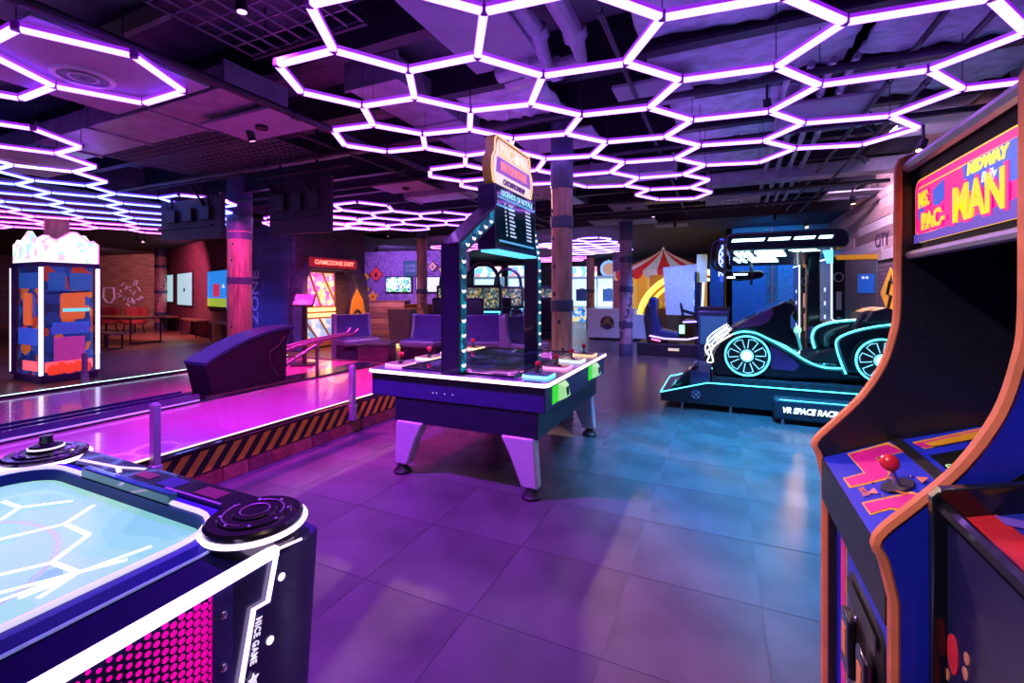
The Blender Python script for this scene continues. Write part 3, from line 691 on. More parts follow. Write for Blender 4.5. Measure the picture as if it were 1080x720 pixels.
# ---- black cabinet standing in front of it
NY1, NY0 = .985, .46
cb2 = thing('arcade_cabinet', 'low black arcade cabinet with a red and blue control panel beside the blue cabinet', 'arcade cabinet', (.7, .77, 0))
C2 = tuple(-c for c in cb2.location)
for y0 in (NY1 - .02, NY0):
    pr = [(.333, .03), (.333, 1.135), (.345, 1.15), (.46, 1.178), (.75, 1.30), (.80, 1.72), (.72, 1.80), (.72, 1.86), (1.12, 1.86), (1.12, .03)]
    MB().prism(pr, 'y', y0, y0 + .02).build('side_panel', BLACKG, cb2, C2, bevel=.003)
B(.352, .375, NY0 + .02, NY1 - .02, .06, 1.11).build('front_board', mat('navy_board', (.012, .012, .06), .4), cb2, C2)
MB().tube([(.351, NY0 + .02, 1.118), (.351, NY1 - .02, 1.118)], .012, 8).build('front_lip', BLACKG, cb2, C2)
MB().prism([(.36, 1.105), (.76, 1.235), (.76, 1.0), (.36, 1.0)], 'y', NY0 + .02, NY1 - .02).build('control_panel', mat('panel_navy', (.02, .03, .35), .35), cb2, C2)
sl = Vector((.40, 0, .13)).normalized(); nn = Vector((-sl.z, 0, sl.x))
def cp2(t0, t1, y0, y1, sk, m_, off=.002, name='panel_art'):
    b = Vector((.36, 0, 1.105)); P = [b + sl * t0 + nn * off + Vector((0, y0, 0)), b + sl * t0 + nn * off + Vector((0, y1, 0)), b + sl * (t1) + nn * off + Vector((0, y1 + sk, 0)), b + sl * t1 + nn * off + Vector((0, y0 + sk, 0))]
    MB().add([tuple(p) for p in P] + [tuple(p - nn * .0015) for p in P], [(0, 1, 2, 3), (7, 6, 5, 4), (0, 1, 5, 4), (1, 2, 6, 5), (2, 3, 7, 6), (3, 0, 4, 7)]).build(name, m_, cb2, C2, smooth=False)
red = mat('panel_red', (.62, .02, .03), .35); pv = mat('panel_violet', (.22, .10, .55), .35)
cp2(.015, .055, .56, .99, 0, red); cp2(.02, .10, .74, .80, .05, red, .003)
for k in range(7):
    cp2(.05 + .02 * (k % 2), .085 + .03 * (k % 3), .60 + .055 * k, .632 + .055 * k, -.04, [pv, BLACK, ORANGE][k % 3], .0035)
for k in range(5): cp2(.12, .2, .58 + .08 * k, .63 + .08 * k, .04, [pv, CABBLUE, red][k % 3], .003)
MB().prism(rrect(.60, .84, .35, .915, .03), 'x', .352, .338).build('coin_door', BLACKG, cb2, C2)
B(.333, .338, .64, .72, .55, .84).build('coin_slot', DARKM, cb2, C2)
for (y_, z_, ry, rz, rt) in ((.945, .905, .018, .03, 0), (.915, .82, .026, .055, 0), (.93, .72, .03, .05, 0)):
    MB().prism([(y_ + ry * cos(a * pi / 8), z_ + rz * sin(a * pi / 8)) for a in range(16)], 'x', .352, .3505).build('painted_shape', mat('painted_red', (.8, .03, .05), .4), cb2, C2)
for (y_, z_) in ((.905, .905), (.895, .88), (.90, .93), (.965, .86), (.885, .86)):
    MB().prism([(y_ + .008 * cos(a * pi / 5), z_ + .009 * sin(a * pi / 5)) for a in range(10)], 'x', .352, .3505).build('painted_dot', mat('painted_peach', (.85, .30, .15), .4), cb2, C2)

cb2.location.x -= .017; cb2.scale.z = 1.026

# ---- air hockey table
ah = thing('air_hockey_table', 'air hockey table with glowing pale playfield and magenta dotted side', 'air hockey table', (-1.9, -.15, 0))
AL = tuple(-c for c in ah.location)
navy = mat('hockey_navy', (.012, .012, .10), .25, coat=.5); deepblue = mat('hockey_blue', (.003, .006, .26), .42, spec=.2)
XR, XL, YE, YS = -1.13, -2.68, 1.05, -1.35
B(XL + .1, XR - .06, YS + .1, YE - .1, .10, .74).build('body', navy, ah, AL, bevel=.02)
for sx_, xx in ((1, XR), (-1, XL)):
    B(min(xx, xx - sx_ * .05), max(xx, xx - sx_ * .05), YS + .3, YE - .3, .22, .768).build('side_panel', navy, ah, AL)
LEDW = glow('hockey_led', (.85, .62, 1.0), 2.4)
for xx in (XR + .004, XL - .004):
    MB().box(xx - .012, xx + .012, YS + .2, YE - .17, .772, .797).build('led_strip', LEDW, ah, AL)
# magenta dot print on the side that faces the hall
m_ = MB(); r3 = .019
for iy in range(0, 100):
    for iz in range(0, 28):
        y = YE - .31 - iy * r3 * .9; z = .755 - iz * r3 - (r3 / 2 if iy % 2 else 0)
        if z < .26: continue
        rr = .0088 * max(.0, min(1, 1.12 - iy * .036 - .006 * iz))
        if rr < .0016: continue
        m_.prism([(y + rr * cos(a * pi / 3 + .5), z + rr * 1.05 * sin(a * pi / 3 + .5)) for a in range(6)], 'x', XR, XR + .001)
m_.build('dot_print', mat('hockey_magenta', (.75, .0, .42), .4, em=(1, .0, .45), es=.75), ah, AL, smooth=False)['kind'] = 'stuff'
B(XR, XR + .006, YE - .345, YE - .295, .20, .768).build('seam_plate', mat('hockey_seam', (.05, .03, .30), .3, coat=.4), ah, AL)
for k in range(4): MB().ell((XR + .007, YE - .32, .70 - .13 * k), .006, .01, .01, 8, 5).build('bolt', CHROME, ah, AL)
# rails around the field
fx0, fx1, fy0, fy1, zf = -2.45, -1.335, -1.15, .87, .775
rail = MB(); inn = rrect(fx0, fx1, fy0, fy1, .14, 6); out = rrect(fx0 - .05, fx1 + .05, fy0 - .05, fy1 + .05, .17, 6); ou2 = rrect(XL + .01, XR - .012, YS + .02, YE - .02, .14, 6)
n = len(inn)
rail.loft([[(x, y, zf) for x, y in inn], [(x, y, zf + .04) for x, y in inn], [(x, y, zf + .043) for x, y in out], [(x, y, zf + .02) for x, y in rrect(fx0 - .075, fx1 + .075, fy0 - .06, fy1 + .06, .17, 6)]], caps=False)
MB().loft([[(x, y, zf + .02) for x, y in rrect(fx0 - .075, fx1 + .075, fy0 - .06, fy1 + .06, .17, 6)], [(x, y, .772) for x, y in ou2], [(x, y, .70) for x, y in ou2]], caps=False).build('outer_ledge', mat('ledge_navy', (.004, .004, .05), .75, spec=.05), ah, AL)
MB().tube([(x, y, zf + .024) for x, y in rrect(fx0 - .075, fx1 + .075, fy0 - .06, fy1 + .06, .17, 6)], .004, 6, True).build('ledge_line', mat('ledge_line', (.2, .25, .6), .3, em=(.3, .35, .9), es=.35), ah, AL)
rail.build('top_rail', deepblue, ah, AL)
MB().tube([(x, y, zf + .046) for x, y in rrect(fx0 - .012, fx1 + .012, fy0 - .012, fy1 + .012, .15, 6)], .008, 6, True).build('field_rim', glow('field_rim', (.78, .72, 1), .8), ah, AL)
pf = MB().prism(inn, 'z', zf - .02, zf).build('playfield', art_mat('playfield_glow', [(.28, .70, .78), (.36, .78, .82), (.42, .82, .80), (.50, .82, .86), (.30, .62, .80)], 1.6, .80, .12, .6, 'noise', base=(.05, .09, .1)), ah, AL)
FL = glow('field_line', (1, .96, 1), 1.5)
def fpx(x, y): return G(x / 3.13, 490 + y / 3.13, zf + .001)
segs = [((10, 120), (65, 140)), ((65, 140), (240, 118)), ((65, 140), (0, 182)), ((0, 245), (212, 195)), ((216, 193), (310, 132)), ((216, 195), (293, 230)), ((293, 230), (172, 320)), ((172, 322), (0, 362)), ((172, 322), (262, 355)), ((-40, 432), (420, 312)), ((-40, 462), (500, 268)), ((60, 440), (200, 385)), ((125, 440), (262, 352))]
for a, b in segs:
    A_, B_ = fpx(*a), fpx(*b); d = (B_ - A_).normalized(); q = Vector((-d.y, d.x, 0)) * .007
    MB().add([A_ - q, B_ - q, B_ + q, A_ + q], [(0, 1, 2, 3)]).build('field_line', FL, pf)
GREYL = mat('field_muted_line', (.3, .5, .55), .3, em=(.35, .6, .66), es=.7)  # muted teal line of the centre circle
MB().loft([[( -1.89 + .42 * cos(a * pi / 20), .25 + .42 * sin(a * pi / 20), zf + .0008) for a in range(41)], [(-1.89 + .435 * cos(a * pi / 20), .25 + .435 * sin(a * pi / 20), zf + .0008) for a in range(41)]], caps=False, closed=False).build('centre_circle', GREYL, pf)
# dark score end with graphics, goal and clear end shield
sc_ = MB().prism([(fx0 + .12, fy1 + .052), (fx1 - .06, fy1 + .052), (XR - .2, YE - .03), (XL + .2, YE - .03)], 'z', .80, .826).build('score_deck', BLACKG, ah, AL)
for (x0, x1, y0, y1, c_) in ((-1.62, -1.5, .95, 1.0, (.12, .01, .03)), (-1.82, -1.72, .94, 1.0, (.01, .02, .12)), (-1.98, -1.88, .95, .99, (.14, .02, .04)), (-1.75, -1.45, .93, .938, (.25, .1, .5))):
    B(x0, x1, y0, y1, .826, .8275).build('deck_graphic', mat('deck_%.2f' % x0, c_, .3), sc_)
for a, b in (((-2.35, .945), (-2.12, .965)), ((-2.12, .965), (-2.05, .94)), ((-2.12, .965), (-2.0, 1.0))):
    d = Vector((b[0] - a[0], b[1] - a[1], 0)).normalized(); q = Vector((-d.y, d.x, 0)) * .008
    MB().add([Vector((a[0], a[1], .828)) - q, Vector((b[0], b[1], .828)) - q, Vector((b[0], b[1], .828)) + q, Vector((a[0], a[1], .828)) + q], [(0, 1, 2, 3)]).build('deck_line', glow('deck_line', (.6, .55, 1), 1.2), sc_)
B(fx0 + .28, fx1 - .28, fy1 + .004, fy1 + .03, .80, .85).build('goal_shield', mat('goal_teal', (.03, .16, .22), .08, coat=.8), ah, AL, bevel=.006)
# corner discs with light ring
for cx, cy in ((-1.262, .915), (-2.55, .915), (-1.262, -1.2), (-2.55, -1.2)):
    dk = MB().lathe([(.11, .72), (.132, .74), (.136, .80), (.132, .835), (.124, .842), (.10, .842), (.096, .848), (.06, .848), (.056, .853), (.0, .853)], (cx, cy, 0), 36).build('corner_disc', BLACKG, ah, AL)
    MB().tube([(cx + .137 * cos(a * pi / 20), cy + .137 * sin(a * pi / 20), .817) for a in range(40)], .0075, 6, True).build('disc_ring', LEDW, dk)
    for rr, a0, a1, z_ in ((.078, .3, 2.4, .850), (.085, 3.0, 5.2, .850), (.04, 0, 6.28, .855)):
        MB().tube([(cx + rr * cos(a0 + (a1 - a0) * k / 14), cy + rr * sin(a0 + (a1 - a0) * k / 14), z_) for k in range(15)], .0022, 5).build('disc_print', mat('disc_print', (.22, .06, .28), .4), dk)
    for k in range(8):
        a = k * pi / 4; MB().ell((cx + .09 * cos(a), cy + .09 * sin(a), .849), .005, .005, .002, 8, 4).build('disc_stud', mat('disc_stud', (.3, .25, .5), .3), dk)
# corner post boards with lit line and lettering
for yy in (1,):
    cpn = MB().loft([[(XR - .10, YE - .30, .14), (XR + .002, YE - .30, .14), (XR + .002, YE - .10, .14), (XR - .02, YE - .055, .14), (XR - .10, YE - .04, .14)], [(XR - .10, YE - .30, .765), (XR + .006, YE - .30, .765), (XR + .006, YE - .07, .765), (XR - .02, YE - .005, .765), (XR - .10, YE + .01, .765)]]).build('corner_board', navy, ah, AL)
    Q = [AX(px, py, XR + .012) for px, py in ((318, 568), (292.5, 579), (282.5, 634), (267.5, 642.5), (255, 717.5), (247, 770))]
    MB().tube(Q[:2], .0035, 6).build('edge_line', LEDW, cpn); MB().tube(Q[1:], .0065, 6).build('lit_line', LEDW, cpn)
    a, b = AX(269, 652, XR + .012), AX(262, 706, XR + .012); mid = (a + b) / 2
    lettering('nice', glow('nice_letters', (.85, .75, 1), .9), cpn, mid + Vector((0, .012, 0)), b - a, (0, 1, 0), sx=.33, sy=.42)
    sp = AX(268, 717, XR + .012); MB().prism([(sp.y + (.016 if k % 2 == 0 else .007) * sin(k * pi / 5), sp.z + (.018 if k % 2 == 0 else .008) * cos(k * pi / 5)) for k in range(10)], 'x', XR + .008, XR + .011).build('star_mark', MATS['nice_letters'], cpn)
    for px, py in ((297, 608), (285, 675)): q = AX(px, py, XR + .006); MB().ell(q, .006, .011, .011, 10, 6).build('lit_stud', glow('stud_light', (.9, .8, 1), 1.6), cpn)
B(XL, XL + .1, YE - .3, YE - .03, .14, .765).build('corner_board', navy, ah, AL)
for xx in (XL + .2, XR - .2):
    for yy in (YS + .25, YE - .25): MB().cyl((xx, yy, 0), (xx, yy, .12), .05, .04, 14).build('foot', BLACK, ah, AL)
# striker resting on the far corner
stk = thing('air_hockey_striker', 'round dark striker with a light ring lying on the air hockey table', 'striker', (-2.55, .915, .853))
MB().lathe([(.0, 0), (.05, 0), (.055, .008), (.05, .02), (.022, .026), (.02, .055), (.0, .058)], n=24).build('striker_body', BLACKG, stk)
MB().tube([(.054 * cos(a * pi / 12), .054 * sin(a * pi / 12), .009) for a in range(24)], .004, 6, True).build('striker_ring', glow('striker_ring', (.7, .7, 1), 1.2), stk)

# ---- four player table game with arch, screen and lit sign
tb = thing('multiplayer_game_table', 'eight player joystick game table with glowing rim, arch screen and yellow lit sign', 'arcade table', (-1.935, 3.965, 0))
TL = tuple(-c for c in tb.location)
x0, x1, y0, y1, zt = -2.76, -1.11, 3.03, 4.90, .855
body = mat('table_violet', (.035, .025, .14), .4); bodyd = mat('table_dark', (.015, .014, .04), .4)
B(x0 + .03, x1 - .03, y0 + .03, y1 - .03, .63, zt - .035).build('upper_body', body, tb, TL, bevel=.01)
B(x0 + .27, x1 - .09, y0 + .04, y1 - .12, .43, .63).build('lower_body', bodyd, tb, TL, bevel=.01)
top = MB().prism(rrect(x0 + .012, x1 - .012, y0 + .012, y1 - .012, .04), 'z', zt - .036, zt).build('table_top', mat('table_top', (.09, .06, .16), .25, coat=.5), tb, TL, bevel=.004)
trim = glow('table_trim', (1.0, .55, .75), 3.2)
MB().tube([(x, y, zt - .018) for x, y in rrect(x0 + .012, x1 - .012, y0 + .012, y1 - .012, .04)], .014, 8, True).build('rim_light', trim, tb, TL)
gl = MB().prism(rrect(x0 + .30, x1 - .34, y0 + .14, y1 - .16, .05), 'z', zt + .001, zt + .007).build('glass_top', mat('smoked_glass', (.01, .01, .02), .03, coat=1.0), tb, TL)
MB().prism(rrect(x0 + .33, x1 - .37, y0 + .2, y1 - .22, .02), 'z', zt + .007, zt + .0082).build('maze_screen', art_mat('maze_screen', [(.004, .004, .015), (.01, .012, .05), (.004, .004, .02), (.02, .02, .12), (.006, .006, .02), (.01, .02, .03)], 9, .4, .04), gl)
fm = MB()
for yy in (y0 + .12, y1 - .15): fm.box(x0 + .28, x1 - .32, yy, yy + .012, zt, zt + .014)
for xx in (x0 + .28, x1 - .332): fm.box(xx, xx + .012, y0 + .12, y1 - .14, zt, zt + .014)
fm.build('glass_frame', DARKM, tb, TL)
for k in range(4): MB().ell((x0 + .62 + .075 * k + (.04 if k == 0 else 0), y0 + .03, .70), .005, .004, .005, 8, 5).build('front_stud', glow('stud_dim', (.8, .7, 1), .8), tb, TL)
for k in range(66):
    pass
vent = MB()
for k in range(64): vent.box(x0 + .06 + k * .0242, x0 + .068 + k * .0242, y0 + .024, y0 + .032, .775, .815)
vent.build('vent_slits', BLACK, tb, TL)['kind'] = 'stuff'
# controls along the two long sides
ballm = mat('stick_red', (.8, .02, .03), .25, coat=.4)
cols_r = [(.1, .9, .9), (1, .25, .65), (.55, .75, 1), (1, .5, .2)]; cols_l = [(1, .3, .3), (1, .75, .2), (.9, .6, .3), (1, .8, .25)]
for side, cols in ((1, cols_r), (-1, cols_l)):
    xc = x1 - .17 if side > 0 else x0 + .15
    for k in range(4):
        yc = y0 + .27 + k * .44; gm = glow('pad_%d_%d' % (side, k), cols[k], 1.5)
        pad = MB().prism(rrect(xc - .11, xc + .11, yc - .10, yc + .10, .03), 'z', zt, zt + .018).build('control_pad', gm, tb, TL)
        MB().prism(rrect(xc - .10, xc + .10, yc - .09, yc + .09, .025), 'z', zt + .018, zt + .023).build('pad_face', mat('pad_face_%d' % (side * 10 + k), tuple(.06 + .14 * c for c in cols[k]), .35), pad)
        jx, jy = xc - .02, yc + .03
        MB().cyl((jx, jy, zt + .02), (jx, jy, zt + .028), .03, n=14).build('stick_base', BLACK, pad)
        MB().cyl((jx, jy, zt + .02), (jx, jy, zt + .075), .007, n=8).build('stick_shaft', BLACK, pad)
        MB().ell((jx, jy, zt + .092), .024).build('stick_ball', ballm, pad)
        MB().cyl((xc + .04, yc - .05, zt + .022), (xc + .04, yc - .05, zt + .03), .02, n=12).build('button', BLACKG, pad)
# green lit coin pods on the side
grn = mat('pod_spill', (.02, .3, .02), .5, em=(.03, .75, .02), es=.8); podw = mat('pod_shell', (.3, .4, .3), .4, em=(.45, 1, .35), es=.6)
for sx_, xx in ((1, x1 - .03), (-1, x0 + .03)):
    for yc in (y0 + .40, y0 + 1.42):
        pod = MB().loft([[(xx, yc - .1, .665), (xx, yc + .1, .665), (xx, yc + .1, .80), (xx, yc - .1, .80)], [(xx + sx_ * .055, yc - .05, .69), (xx + sx_ * .055, yc + .06, .69), (xx + sx_ * .04, yc + .06, .775), (xx + sx_ * .04, yc - .05, .775)]]).build('coin_pod', podw, tb, TL)
        B(min(xx + sx_ * .046, xx + sx_ * .054), max(xx + sx_ * .046, xx + sx_ * .054), yc - .02, yc + .03, .70, .765).build('coin_slot', BLACK, pod)
        B(min(xx, xx + sx_ * .008), max(xx, xx + sx_ * .008), yc - .22, yc - .1, .67, .80).build('pod_glow', grn, pod)  # green light of the pod on the body, painted as a glowing plate
# legs: tapered to the outside with dark feet
legm = mat('leg_white', (.62, .55, .62), .35, var=.05)
for sx_, xc in ((-1, x0 + .30), (1, x1 - .12)):
    for sy_, yc in ((-1, y0 + .07), (1, y1 - .18)):
        out = xc; inn_ = xc - sx_ * .26; lean = sx_ * .03
        r0 = [(inn_, yc - .05, .44), (out, yc - .05, .44), (out, yc + .06, .44), (inn_, yc + .06, .44)]
        r1 = [(inn_ + sx_ * .07, yc - .045, .30), (out + lean * .4, yc - .045, .30), (out + lean * .4, yc + .055, .30), (inn_ + sx_ * .07, yc + .055, .30)]
        r2 = [(out + lean - sx_ * .13, yc - .04, .075), (out + lean, yc - .04, .075), (out + lean, yc + .05, .075), (out + lean - sx_ * .13, yc + .05, .075)]
        lg = MB().loft([r0, r1, r2]).build('leg', legm, tb, TL, bevel=.012)
        MB().lathe([(.075, 0), (.075, .015), (.045, .05), (.04, .085)], (out + lean - sx_ * .06, yc, 0), 16).build('foot', BLACK, lg)
# arch: two posts, slanted shoulders, screen between
XA0, XA1 = -2.02, -1.86
for nm, yb, yi, sgn in (('near', y0 + .035, 3.69, 1), ('far', y1 - .035, 4.64, -1)):
    w = .13 * sgn
    pts = [(yb, zt - .03), (yb, 1.90), (yi, 2.30), (yi, 2.12), (yb + w, 1.84), (yb + w, zt - .03)]
    po = MB().prism(pts, 'x', XA0, XA1).build('arch_post', mat('arch_black', (.02, .018, .04), .3, coat=.4), tb, TL, bevel=.008)
    # printed lit strip with chasing chevrons on the side that faces the aisle
    ym = yb + w * .5; st_ = [(ym, .95 + k * .118) for k in range(8)] + [(ym + (yi - ym) * (k + .6) / 5.4, 1.88 + .33 * (k + .6) / 5.4) for k in range(5)]
    pr = MB().prism([(yb + w * .2, zt + .02), (yb + w * .2, 1.885), (yi, 2.27), (yi, 2.15), (yb + w * .82, 1.85), (yb + w * .82, zt + .02)], 'x', XA1, XA1 + .004).build('light_strip', art_mat('arch_print', [(.0, .05, .10), (.0, .16, .22), (.0, .03, .07), (.0, .28, .34), (.0, .08, .14)], 16, .8, .4), po)
    for (yy, zz_) in st_:
        MB().tube([(XA1 + .006, yy + .03 * cos(a), zz_ + .03 * sin(a)) for a in [pi * (.15 + .7 * q / 6) + pi for q in range(7)]], [.003, .008, .011, .012, .011, .008, .003], 6).build('lit_chevron', glow('chevron_light', (.85, .85, 1), 1.3), po)
    MB().tube([(XA0 + .0, yb + w * .02, zt), (XA0, yb, 1.90), (XA0, yi, 2.29)], .006, 6).build('edge_trim', DARKM, po)
my0, my1, mz0, mz1 = 3.67, 4.67, 1.90, 2.50
mon = B(XA0 - .01, XA1 + .01, my0, my1, mz0, mz1).build('monitor_box', mat('monitor_shell', (.035, .02, .09), .35), tb, TL, bevel=.008)
scn = B(XA1 + .01, XA1 + .014, my0 + .03, my1 - .03, mz0 + .04, mz1 - .02).build('leaderboard_screen', mat('leader_screen', (.004, .012, .02), .1, em=(.0, .10, .16), es=.06, coat=.4), mon)
cyan = glow('leader_cyan', (.25, .75, 1.0), 1.2); dimw = glow('leader_dim', (.45, .62, .75), .8)
xs = XA1 + .0155
lettering('legend', cyan, mon, (xs, 4.17, 2.43), (0, 1, 0), (0, 0, 1), sx=1.05)
for k in range(9):
    for ya_, wa_ in ((3.86, .03), (3.95, .10 + .02 * (k % 3)), (4.36, .13)): B(xs - .001, xs, ya_ + .006 * k, ya_ + .006 * k + wa_, 2.33 - .036 * k, 2.348 - .036 * k).build('score_line', dimw, mon)
for (a, b, z_, c_) in ((3.72, 4.62, 2.375, 1), (3.70, 4.1, 2.30, 1), (3.75, 4.6, 1.975, 1)):
    B(xs - .001, xs, a, b, z_, z_ + .02).build('screen_bar', glow('leader_bar', (.0, .38, .65), .8), mon)
B(XA0 + .01, XA1 + .03, my0 + .03, my1 - .03, mz0 - .02, mz0).build('under_light', glow('under_cyan', (.05, .65, .85), 1.3), mon)
# sign on top
def sign_out(g):
    base = [(3.80 - g, 2.49), (3.73 - g, 2.53), (3.70 - g, 2.62), (3.71 - g, 2.71), (3.76 - g, 2.77), (3.77 - g, 2.85 + g), (3.80 - g, 2.89 + g), (4.54 + g, 2.89 + g), (4.57 + g, 2.85 + g), (4.58 + g, 2.77), (4.63 + g, 2.71), (4.64 + g, 2.62), (4.61 + g, 2.53), (4.54 + g, 2.49)]
    return [(y_, 2.49 + (z_ - 2.49) * 1.16) for y_, z_ in base]
sg = MB().prism(sign_out(.02), 'x', XA0 + .03, XA1 - .03).build('sign_body', mat('sign_gold', (.30, .16, .05), .4, em=(1, .5, .08), es=.06), tb, TL, bevel=.006)
sy = glow('sign_yellow', (1.0, .55, .04), .85); so = glow('sign_orange', (1.0, .22, .03), .8); sw = glow('sign_cream', (1, .84, .55), .8)
for sx_, xx in ((1, XA1 - .03), (-1, XA0 + .03)):
    fc = MB().prism(sign_out(-.015), 'x', xx, xx + sx_ * .004).build('sign_face', sw, sg)
    MB().prism([(3.83, 2.785), (4.52, 2.785), (4.55, 2.94), (3.80, 2.94)], 'x', xx + sx_ * .004, xx + sx_ * .006).build('title_bar', sy, sg)
    MB().prism([(3.76, 2.625), (4.60, 2.625), (4.57, 2.775), (3.78, 2.775)], 'x', xx + sx_ * .004, xx + sx_ * .006).build('title_bar', glow('sign_violet', (.30, .05, .55), .5), sg)
    tx = (0, sx_, 0); off = xx + sx_ * .009
    lettering('pm', sw, sg, (off, 4.17, 2.855), tx, (0, 0, 1), sx=.95, sy=1.1); lettering('br', so, sg, (off, 4.17, 2.70), tx, (0, 0, 1), sx=.80, sy=1.1)
    lettering('ch', mat('sign_dark', (.12, .03, .2), .5, em=(.2, .05, .4), es=.3), sg, (off, 4.17, 2.56), tx, (0, 0, 1), sx=.95)
MB().tube([(XA1 - .03, y_, z_) for y_, z_ in sign_out(.015)], .010, 6).build('sign_tube', glow('sign_tube', (1, .55, .08), 1.1), sg)
# =================================================================== BOWLING LANES
lane_m = mat('lane_maple', (.42, .22, .30), .16, var=.2, scale=5, stretch=(14, .25, 1), coat=.5)
LZ = .3; KX, LX = -3.66, -7.42
lanes = []
for nm, xa, xb, lab in (('near', -5.18, KX - .06, 'glossy bowling lane next to the hazard striped kerb'), ('far', LX + .06, -5.62, 'glossy bowling lane on the lobby side of the ball return')):
    t = thing('bowling_lane', lab, 'bowling lane', ((xa + xb) / 2, 1.75, 0)); w = (xb - xa) / 2
    B(-w, w, -4.2, 4.3, 0, LZ - .03).build('lane_base', BLACK, t)
    nb = 12; bw = (2 * w - .0) / nb
    bme = B(-bw / 2 + .0012, bw / 2 - .0012, -4.2, 4.3, LZ - .03, LZ).mesh('lane_board', lane_m, False)
    for k in range(nb): inst('lane_board', bme, t, (-w + bw * (k + .5), 0, random.uniform(-.0006, 0)))
# divider with ball track
dv = thing('lane_divider', 'black divider rail with a ball track between the two bowling lanes', 'rail', (-5.4, 1.75, 0))
B(-.22, .22, -4.2, 4.3, 0, LZ + .02).build('divider_base', BLACKG, dv, bevel=.01)
for xx in (-.16, 0, .16): B(xx - .018, xx + .018, -4.2, 1.38, LZ + .02, LZ + .09).build('track_rail', mat('track_blue', (.03, .03, .12), .25, coat=.5), dv)
B(.2, .216, -4.2, 1.36, LZ + .022, LZ + .034).build('track_light', glow('track_light', (.25, .2, 1), 1.0), dv)
# kerbs
def kerb(label, x, sgn, full):
    t = thing('lane_kerb', label, 'kerb', (x, 1.75, 0))
    B(-.05, .05, -4.2, 4.3, 0 if not full else .115, LZ + .01).build('kerb_core', BLACK, t)
    MB().box(-.03, .012, -4.2, 4.3, LZ + .01, LZ + .03).build('light_channel', DARKM, t)
    MB().box(-.02, .002, -4.2, 4.3, LZ + .03, LZ + .036).build('kerb_light', glow('kerb_light_' + ('a' if full else 'b'), (1, .72, .25) if full else (.55, 1.0, .95), 2.2), t)
    if full:
        B(.05, .058, -4.2, 4.3, .125, LZ - .01).build('hazard_board', stripe_mat('hazard', (.012, .012, .012), (.85, .38, .03), 7.5, (0, 1, -.75)), t)
        bm_ = [mat('kerb_brick_%d' % k, c, .8, var=.3, scale=30, bump=.4) for k, c in enumerate([(.30, .06, .05), (.38, .10, .08), (.22, .05, .06)])]
        bms = [B(-.055, .055, -.105, .105, 0, .105).mesh('brick', q, False) for q in bm_]
        B(-.05, .045, -4.2, 4.3, 0, .115).build('mortar', mat('kerb_mortar', (.25, .2, .22), .9), t)
        for k in range(39): inst('brick', bms[(k * 7) % 3], t, (random.uniform(0, .004), -4.1 + k * .218, .003))
    return t
kerb('kerb with yellow and black hazard stripes over red bricks beside the arcade floor', KX, 1, True)
kerb('black lane kerb with a pale green light line on the lobby side', LX, -1, False)
# end step of the lane deck
tag(B(LX - .05, KX + .06, 6.06, 6.14, 0, LZ + .01).build('deck_edge_board', mat('deck_edge', (.10, .05, .08), .5)), 'dark end board closing the raised lane deck', 'step')
# posts with clear panels
post_m = mat('post_metal', (.42, .40, .50), .35, .6)
def post(label, x, y, z0, z1, grp):
    t = thing('barrier_post', label, 'post', (x, y, z0), 0, grp)
    B(-.03, .03, -.022, .022, 0, z1 - z0).build('post_bar', post_m, t, bevel=.004); B(-.036, .036, -.03, .03, 0, .16).build('post_bracket', post_m, t, bevel=.004)
    for zz_ in (.04, .12): MB().ell((.037, 0, zz_), .005, .008, .008, 8, 5).build('bolt', CHROME, t)
    MB().cyl((-.0, 0, z1 - z0 - .02), (0, 0, z1 - z0 + .008), .02, n=10).build('post_cap', post_m, t)
    return t
xb = KX + .096
for y, lab in ((1.84, 'grey barrier post on the hazard kerb beside the air hockey table'), (3.70, 'grey barrier post on the hazard kerb beside the game table')): post(lab, xb, y, .15, .73, 'posts of the lane barrier')
for y, lab in ((3.05, 'grey barrier post before the claw machine'), (5.0, 'grey barrier post behind the black ball return')): post(lab, LX - .01 - .04, y, LZ + .0, .72, 'posts of the lane barrier')
gp = glass('barrier_glass', (.80, .86, .95), .03)
tag(B(xb - .006, xb + .006, 1.88, 3.66, .34, .70).build('glass_panel', gp), 'clear glass panel between the two posts of the hazard kerb', 'glass panel')
tag(B(LX - .056, LX - .044, 3.1, 4.95, .34, .70).build('glass_panel', gp), 'clear glass panel at the far lane edge before the claw machine', 'glass panel')
tag(B(-5.9, -4.7, 6.2, 6.212, 0, .62).build('glass_panel', gp), 'clear glass panel standing before the lounge seats', 'glass panel')

# ball return hood
br_ = thing('ball_return', 'black rounded ball return hood between the bowling lanes', 'ball return', (-5.4, 3.8, LZ + .02))
pr = [(-.53, .0), (-.62, .40)] + [(-.62 + 1.16 * k / 12, .40 + .34 * sin(pi / 2 * (k / 12)) ** .9) for k in range(1, 13)] + [(.50, .70), (.44, .55), (.42, .0)]
MB().prism(pr, 'x', -.19, .19).build('hood', mat('hood_black', (.008, .012, .016), .7, var=.15, scale=60, spec=.12), br_, bevel=.012)
MB().prism([(p_[0] * 1.0, p_[1] + .004) for p_ in pr[1:14]] + [(p_[0], p_[1] - .03) for p_ in reversed(pr[1:14])], 'x', -.197, .197).build('hood_rim', mat('hood_rim', (.012, .012, .09), .35), br_)
B(-.21, .21, -.62, .62, 0, .035).build('hood_foot', BLACKG, br_)
MB().tube(smooth_path([(.195, .40, .62), (.197, .30, .5), (.197, .18, .42), (.197, .2, .25), (.197, .3, .1)], 5), .008, 6).build('cable', DARKM, br_)
